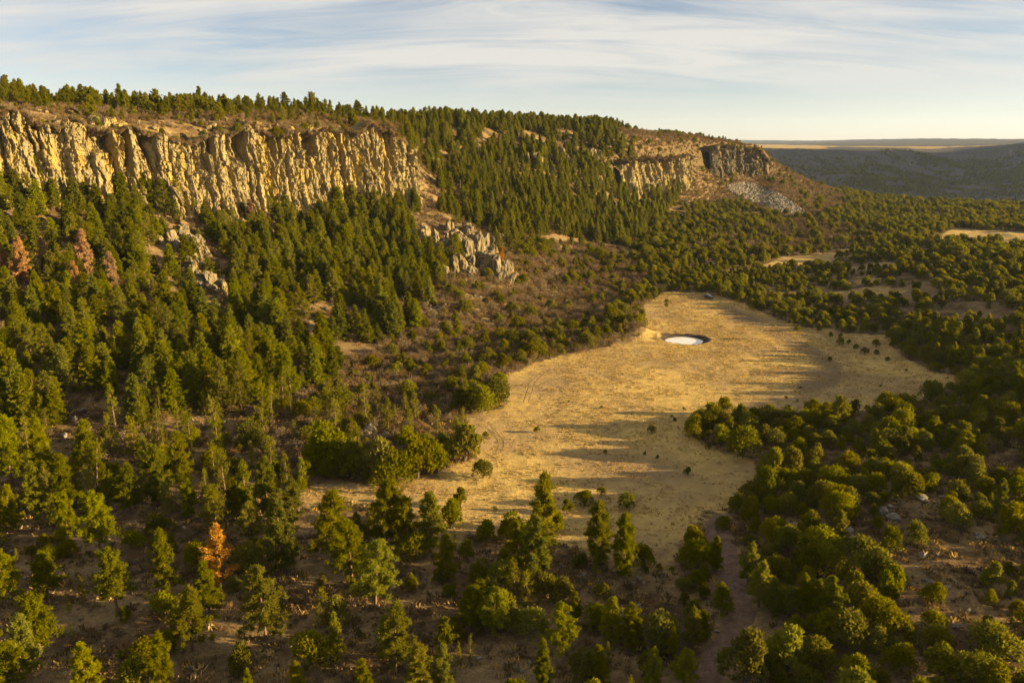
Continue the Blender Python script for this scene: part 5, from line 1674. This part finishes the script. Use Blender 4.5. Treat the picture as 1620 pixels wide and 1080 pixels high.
def mat_dirt():
    T = NT('track_dirt')
    pos = T.n('ShaderNodeNewGeometry').outputs['Position']
    a, b = T.noise(pos, 0.8, 5, 0.65), T.noise(pos, 5.0, 4, 0.65)
    col = T.ramp(T.math('ADD', T.math('MULTIPLY', a, 0.6), T.math('MULTIPLY', b, 0.4)), [(0.34, (0.075, 0.046, 0.030)), (0.5, (0.135, 0.085, 0.056)), (0.66, (0.20, 0.132, 0.088))])
    return T.pri(col, 0.96, T.bump(T.math('ADD', a, T.math('MULTIPLY', b, 0.4)), 0.8, 0.25), 0.05)


M_DIRT = mat_dirt()
strip('dirt_track', TRACK, 4.4, 'dark dirt track climbing to the meadow past junipers', M_DIRT, 0.16, 3)
strip('dirt_track', [(1128, 470), (1131, 458), (1134, 448), (1133, 440)], 5.0, 'bare earth gap where the track leaves the meadow', M_DIRT, 0.25, 4, nsub=60)
M_RUT = NT('worn_ruts').pri((0.24, 0.165, 0.07), 0.95, None, 0.05)
for nm, off in (('left wheel rut', 0), ('right wheel rut', 1)):
    strip('wheel_rut', [(827 + 8 * off, 640 - off), (833 + 8 * off, 622), (838 + 8 * off, 606), (850 + 7 * off, 593), (866 + 6 * off, 582)], 0.5, f'{nm} worn across the upper meadow', M_RUT, 0.07, 5 + off, 3, 0.5, 90)
    strip('wheel_rut', [(762 + 9 * off, 668 - off), (776 + 9 * off, 682), (788 + 9 * off, 696), (790 + 8 * off, 706), (784 + 7 * off, 716)], 0.5, f'{nm} curving past the bushes at the meadow edge', M_RUT, 0.07, 8 + off, 3, 0.5, 90)


# ------------------------------------------------------------------ the parked car
def build_car():
    import bmesh
    paint = mat_plain('dark_car_paint', (0.055, 0.060, 0.066), 0.25, 0.3, 0.5, 0.2)
    glass = mat_plain('car_glass', (0.10, 0.115, 0.13), 0.12, 0.0, 0.5)
    rub = mat_plain('tyre_rubber', (0.02, 0.02, 0.02), 0.9)
    rim = mat_plain('wheel_rim', (0.45, 0.45, 0.46), 0.35, 0.8)
    lamp = mat_plain('lamp_lens', (0.75, 0.75, 0.72), 0.15)
    red = mat_plain('tail_lens', (0.35, 0.02, 0.02), 0.2)

    def loft(nm, rings, mat, parent):
        """rings: (y, half width bottom, half width top, z bottom, z top)"""
        V, F = [], []
        for (y, wb, wt, zb, zt) in rings:
            V += [(-wb, y, zb), (wb, y, zb), (wb * 1.02, y, zb + (zt - zb) * 0.45), (wt, y, zt), (-wt, y, zt), (-wb * 1.02, y, zb + (zt - zb) * 0.45)]
        for i in range(len(rings) - 1):
            for j in range(6):
                F.append((i * 6 + j, i * 6 + (j + 1) % 6, (i + 1) * 6 + (j + 1) % 6, (i + 1) * 6 + j))
        me = bpy.data.meshes.new(nm)
        n = len(rings)
        me.from_pydata(V, [], F + [tuple(range(5, -1, -1)), tuple((n - 1) * 6 + q for q in range(6))])
        me.materials.append(mat)
        o = new_obj(nm, me, parent)
        b = o.modifiers.new('bevel', 'BEVEL'); b.width = 0.05; b.segments = 2; b.limit_method = 'ANGLE'
        return o

    def quad(nm, pts, mat, parent):
        me = bpy.data.meshes.new(nm)
        me.from_pydata(pts, [], [(0, 1, 2, 3)])
        me.materials.append(mat)
        o = new_obj(nm, me, parent)
        so = o.modifiers.new('solid', 'SOLIDIFY'); so.thickness = 0.02
        return o
    X, Y, Z = hit([1121], [472])
    root = new_obj('parked_car', None, loc=(X[0], Y[0], Z[0] + 0.02), rot=(0, 0, math.radians(28)))
    tag(root, 'dark parked off-roader at the far end of the meadow', 'car')
    # nose points to -Y (towards the viewer)
    loft('body', [(-2.25, 0.78, 0.74, 0.45, 0.92), (-2.05, 0.90, 0.84, 0.38, 1.02), (-1.0, 0.93, 0.86, 0.36, 1.10), (1.6, 0.93, 0.88, 0.36, 1.12), (2.2, 0.90, 0.86, 0.42, 1.10)], paint, root)
    cab = loft('cabin', [(-1.05, 0.82, 0.74, 1.08, 1.14), (-0.45, 0.84, 0.70, 1.08, 1.72), (1.3, 0.84, 0.70, 1.08, 1.76), (2.08, 0.84, 0.72, 1.08, 1.66)], paint, root)
    quad('windscreen', [(-0.70, -1.02, 1.20), (0.70, -1.02, 1.20), (0.60, -0.52, 1.68), (-0.60, -0.52, 1.68)], glass, cab)
    quad('rear_window', [(-0.62, 2.11, 1.22), (0.62, 2.11, 1.22), (0.58, 2.10, 1.58), (-0.58, 2.10, 1.58)], glass, cab)
    for sx in (-1, 1):
        for y0, y1 in ((-0.55, 0.35), (0.42, 1.15), (1.22, 1.95)):
            quad('side_window', [(sx * 0.845, y0, 1.18), (sx * 0.845, y1, 1.18), (sx * 0.745, y1, 1.62), (sx * 0.745, y0 + 0.05, 1.62)], glass, cab)
        for y0, y1 in ((-0.65, 0.38), (0.40, 1.40)):
            dr = quad('door', [(sx * 0.945, y0, 0.48), (sx * 0.945, y1, 0.48), (sx * 0.935, y1, 1.08), (sx * 0.935, y0, 1.08)], paint, root)
            quad('handle', [(sx * 0.96, y1 - 0.22, 0.92), (sx * 0.96, y1 - 0.06, 0.92), (sx * 0.96, y1 - 0.06, 0.96), (sx * 0.96, y1 - 0.22, 0.96)], rim, dr)
        quad('headlight', [(sx * 0.72, -2.27, 0.72), (sx * 0.45, -2.27, 0.72), (sx * 0.45, -2.27, 0.88), (sx * 0.72, -2.27, 0.88)], lamp, root)
        quad('tail_light', [(sx * 0.82, 2.22, 0.80), (sx * 0.66, 2.22, 0.80), (sx * 0.66, 2.22, 1.02), (sx * 0.82, 2.22, 1.02)], red, root)
        for y in (-1.40, 1.35):
            for nm, r, w, mt in (('wheel', 0.37, 0.24, rub),):
                bm = bmesh.new()
                bmesh.ops.create_cone(bm, cap_ends=True, segments=20, radius1=r, radius2=r, depth=w)
                bmesh.ops.rotate(bm, verts=bm.verts, cent=(0, 0, 0), matrix=__import__('mathutils').Matrix.Rotation(math.pi / 2, 3, 'Y'))
                me = bpy.data.meshes.new(nm); bm.to_mesh(me); bm.free(); me.materials.append(mt)
                wh = new_obj(nm, me, root, (sx * 0.86, y, 0.37))
            bm = bmesh.new()
            bmesh.ops.create_cone(bm, cap_ends=True, segments=14, radius1=0.21, radius2=0.17, depth=0.26)
            bmesh.ops.rotate(bm, verts=bm.verts, cent=(0, 0, 0), matrix=__import__('mathutils').Matrix.Rotation(math.pi / 2, 3, 'Y'))
            me = bpy.data.meshes.new('rim'); bm.to_mesh(me); bm.free(); me.materials.append(rim)
            new_obj('rim', me, wh)
    quad('bumper', [(-0.80, -2.29, 0.45), (0.80, -2.29, 0.45), (0.80, -2.29, 0.62), (-0.80, -2.29, 0.62)], rub, root)
    quad('grille', [(-0.40, -2.28, 0.66), (0.40, -2.28, 0.66), (0.40, -2.28, 0.88), (-0.40, -2.28, 0.88)], rub, root)


build_car()


# ------------------------------------------------------------------ dead snags
SNAGS = [(108, 748, 48, 0.45, 'bleached dead trunk leaning among pines at left'), (652, 358, 24, 0.0, 'white dead snag above the grey outcrop'), (728, 300, 16, 0.0, 'thin dead snag on the middle slope'),
         (328, 330, 22, 0.05, 'thin dead trunk under the cliff'), (745, 248, 18, 0.0, 'grey dead snag high in the forest')]


def build_snags():
    a = np.array([s[:3] for s in SNAGS], float)
    X, Y, Z = hit(a[:, 0], a[:, 1])
    for i, s in enumerate(SNAGS):
        d = project(X[i], Y[i], Z[i])[2]
        tk, br, h = snag(700 + i)
        root = new_obj('dead_snag', None, loc=(X[i], Y[i], Z[i]), rot=(0, -s[3], i * 0.3), sc=s[2] * d / FPX / h)
        tag(root, s[4], 'dead tree', 'bleached snags')
        new_obj('trunk', new_mesh('snag_trunk', *tk, [M_DEAD], smooth=True), root)
        new_obj('branches', new_mesh('snag_branches', *br, [M_DEAD], smooth=True), root)


build_snags()


# ------------------------------------------------------------------ grass
def tuft(seed, n=9, h=0.42, spread=0.30, mat=None):
    rng = np.random.default_rng(seed)
    az = rng.uniform(0, 6.283, n)
    r = rng.uniform(0, spread, n)
    c = np.stack([np.cos(az) * r, np.sin(az) * r, np.full(n, -0.05)], -1)
    d = np.stack([np.cos(az) * 0.35, np.sin(az) * 0.35, np.ones(n)], -1) + rng.normal(size=(n, 3)) * 0.22
    V, F = sprays(c, d, rng.uniform(0.6, 1.1, n) * h, rng.uniform(0.10, 0.22, n), rng, 0.3)
    return new_mesh('grass_tuft', V, F, [mat or M_GRASS], attrs={'tint': ('FLOAT', np.repeat(rng.random(n), 4))})


def build_grass():
    rng = np.random.default_rng(21)
    X, Y = jitter(0.78, -75, 190, 110, 400, rng)
    Z = zgrid(X, Y)
    px, py, d = project(X, Y, Z)
    inside = on_grass(px, py)
    e = np.hypot((X - POND[0]) / (POND_R[0] + 2.4), (Y - POND[1]) / (POND_R[1] + 3.2))
    n = fbm2(X / 3.5, Y / 3.5, 91, 3); n2 = fbm2(X / 24, Y / 24, 92, 2)
    k = inside & (e > 1.3) & (n + n2 * 0.6 + rng.normal(size=len(X)) * 0.25 > 0.02)
    X, Y, Z = X[k], Y[k], Z[k]
    m = len(X)
    s = 0.35 + 0.75 * rng.random(m) ** 2
    gn_scatter('meadow_grass', 'dry golden grass tufts over the meadow', [tuft(i) for i in range(5)], np.stack([X, Y, Z], -1), rng.integers(0, 5, m), np.stack([rng.normal(size=m) * 0.1, rng.normal(size=m) * 0.1, rng.uniform(0, 6.28, m)], -1), np.stack([s, s, s * rng.uniform(0.5, 1.1, m)], -1))
    # dead grass and forbs under the trees
    X, Y = jitter(0.85, -140, 150, 80, 235, rng)
    Z = zgrid(X, Y)
    px, py, d = project(X, Y, Z)
    n = fbm2(X / 5, Y / 5, 93, 3)
    k = ~on_grass(px, py) & (px > -40) & (px < 1660) & (py < 1130) & (poly_dist(X, Y, list(zip(TRX, TRY)), False) > 2.2) & (n + rng.normal(size=len(X)) * 0.35 > 0.0)
    X, Y, Z = X[k], Y[k], Z[k]
    m2 = len(X)
    s = 0.45 + 1.2 * rng.random(m2) ** 2
    gn_scatter('understorey_grass', 'thin brown grass and forbs under the trees', [tuft(20 + i, 14, 0.50, 0.5, M_FORB if i < 3 else M_GRASS) for i in range(4)] , np.stack([X, Y, Z], -1), rng.integers(0, 4, m2), np.stack([rng.normal(size=m2) * 0.1, rng.normal(size=m2) * 0.1, rng.uniform(0, 6.28, m2)], -1), np.stack([s, s, s], -1))
    print('grass', m, m2)
    X, Y = jitter(2.6, -140, 150, 80, 260, rng)
    Z = zgrid(X, Y); px, py, d = project(X, Y, Z)
    n = fbm2(X / 9, Y / 9, 95, 3)
    k = ~on_grass(px, py) & (px > -20) & (px < 1640) & (py < 1110) & (py > 560) & (n + rng.normal(size=len(X)) * 0.2 > 0.22)
    X, Y, Z = X[k], Y[k], Z[k]; m3 = len(X)
    s = 0.12 + 0.42 * rng.random(m3) ** 3
    gn_scatter('ground_stones', 'small grey stones strewn on the forest floor', PEBBLES, np.stack([X, Y, Z + 0.03], -1), rng.integers(0, 5, m3), rng.uniform(0, 6.28, (m3, 3)), np.stack([s, s, s], -1))


build_grass()


# ------------------------------------------------------------------ the air
def build_haze():
    x0, x1, y0, y1, z0, z1 = -26000, 34000, -300, 16500, float(Z2.min()) - 1.5, max(135.0, float(Z2.max()) + 15.0)
    v = [(x0, y0, z0), (x1, y0, z0), (x1, y1, z0), (x0, y1, z0), (x0, y0, z1), (x1, y0, z1), (x1, y1, z1), (x0, y1, z1)]
    f = [(0, 3, 2, 1), (4, 5, 6, 7), (0, 1, 5, 4), (1, 2, 6, 5), (2, 3, 7, 6), (3, 0, 4, 7)]
    T = NT('valley_air')
    pv = T.n('ShaderNodeVolumePrincipled', {'Color': (0.55, 0.70, 1.0, 1), 'Density': 0.000022, 'Anisotropy': 0.2})
    T.t.links.new(pv.outputs[0], T.out.inputs['Volume'])
    tag(new_obj('haze', new_mesh('haze', v, f, [T.m])), 'thin evening haze over the canyon', kind='stuff')


build_haze()
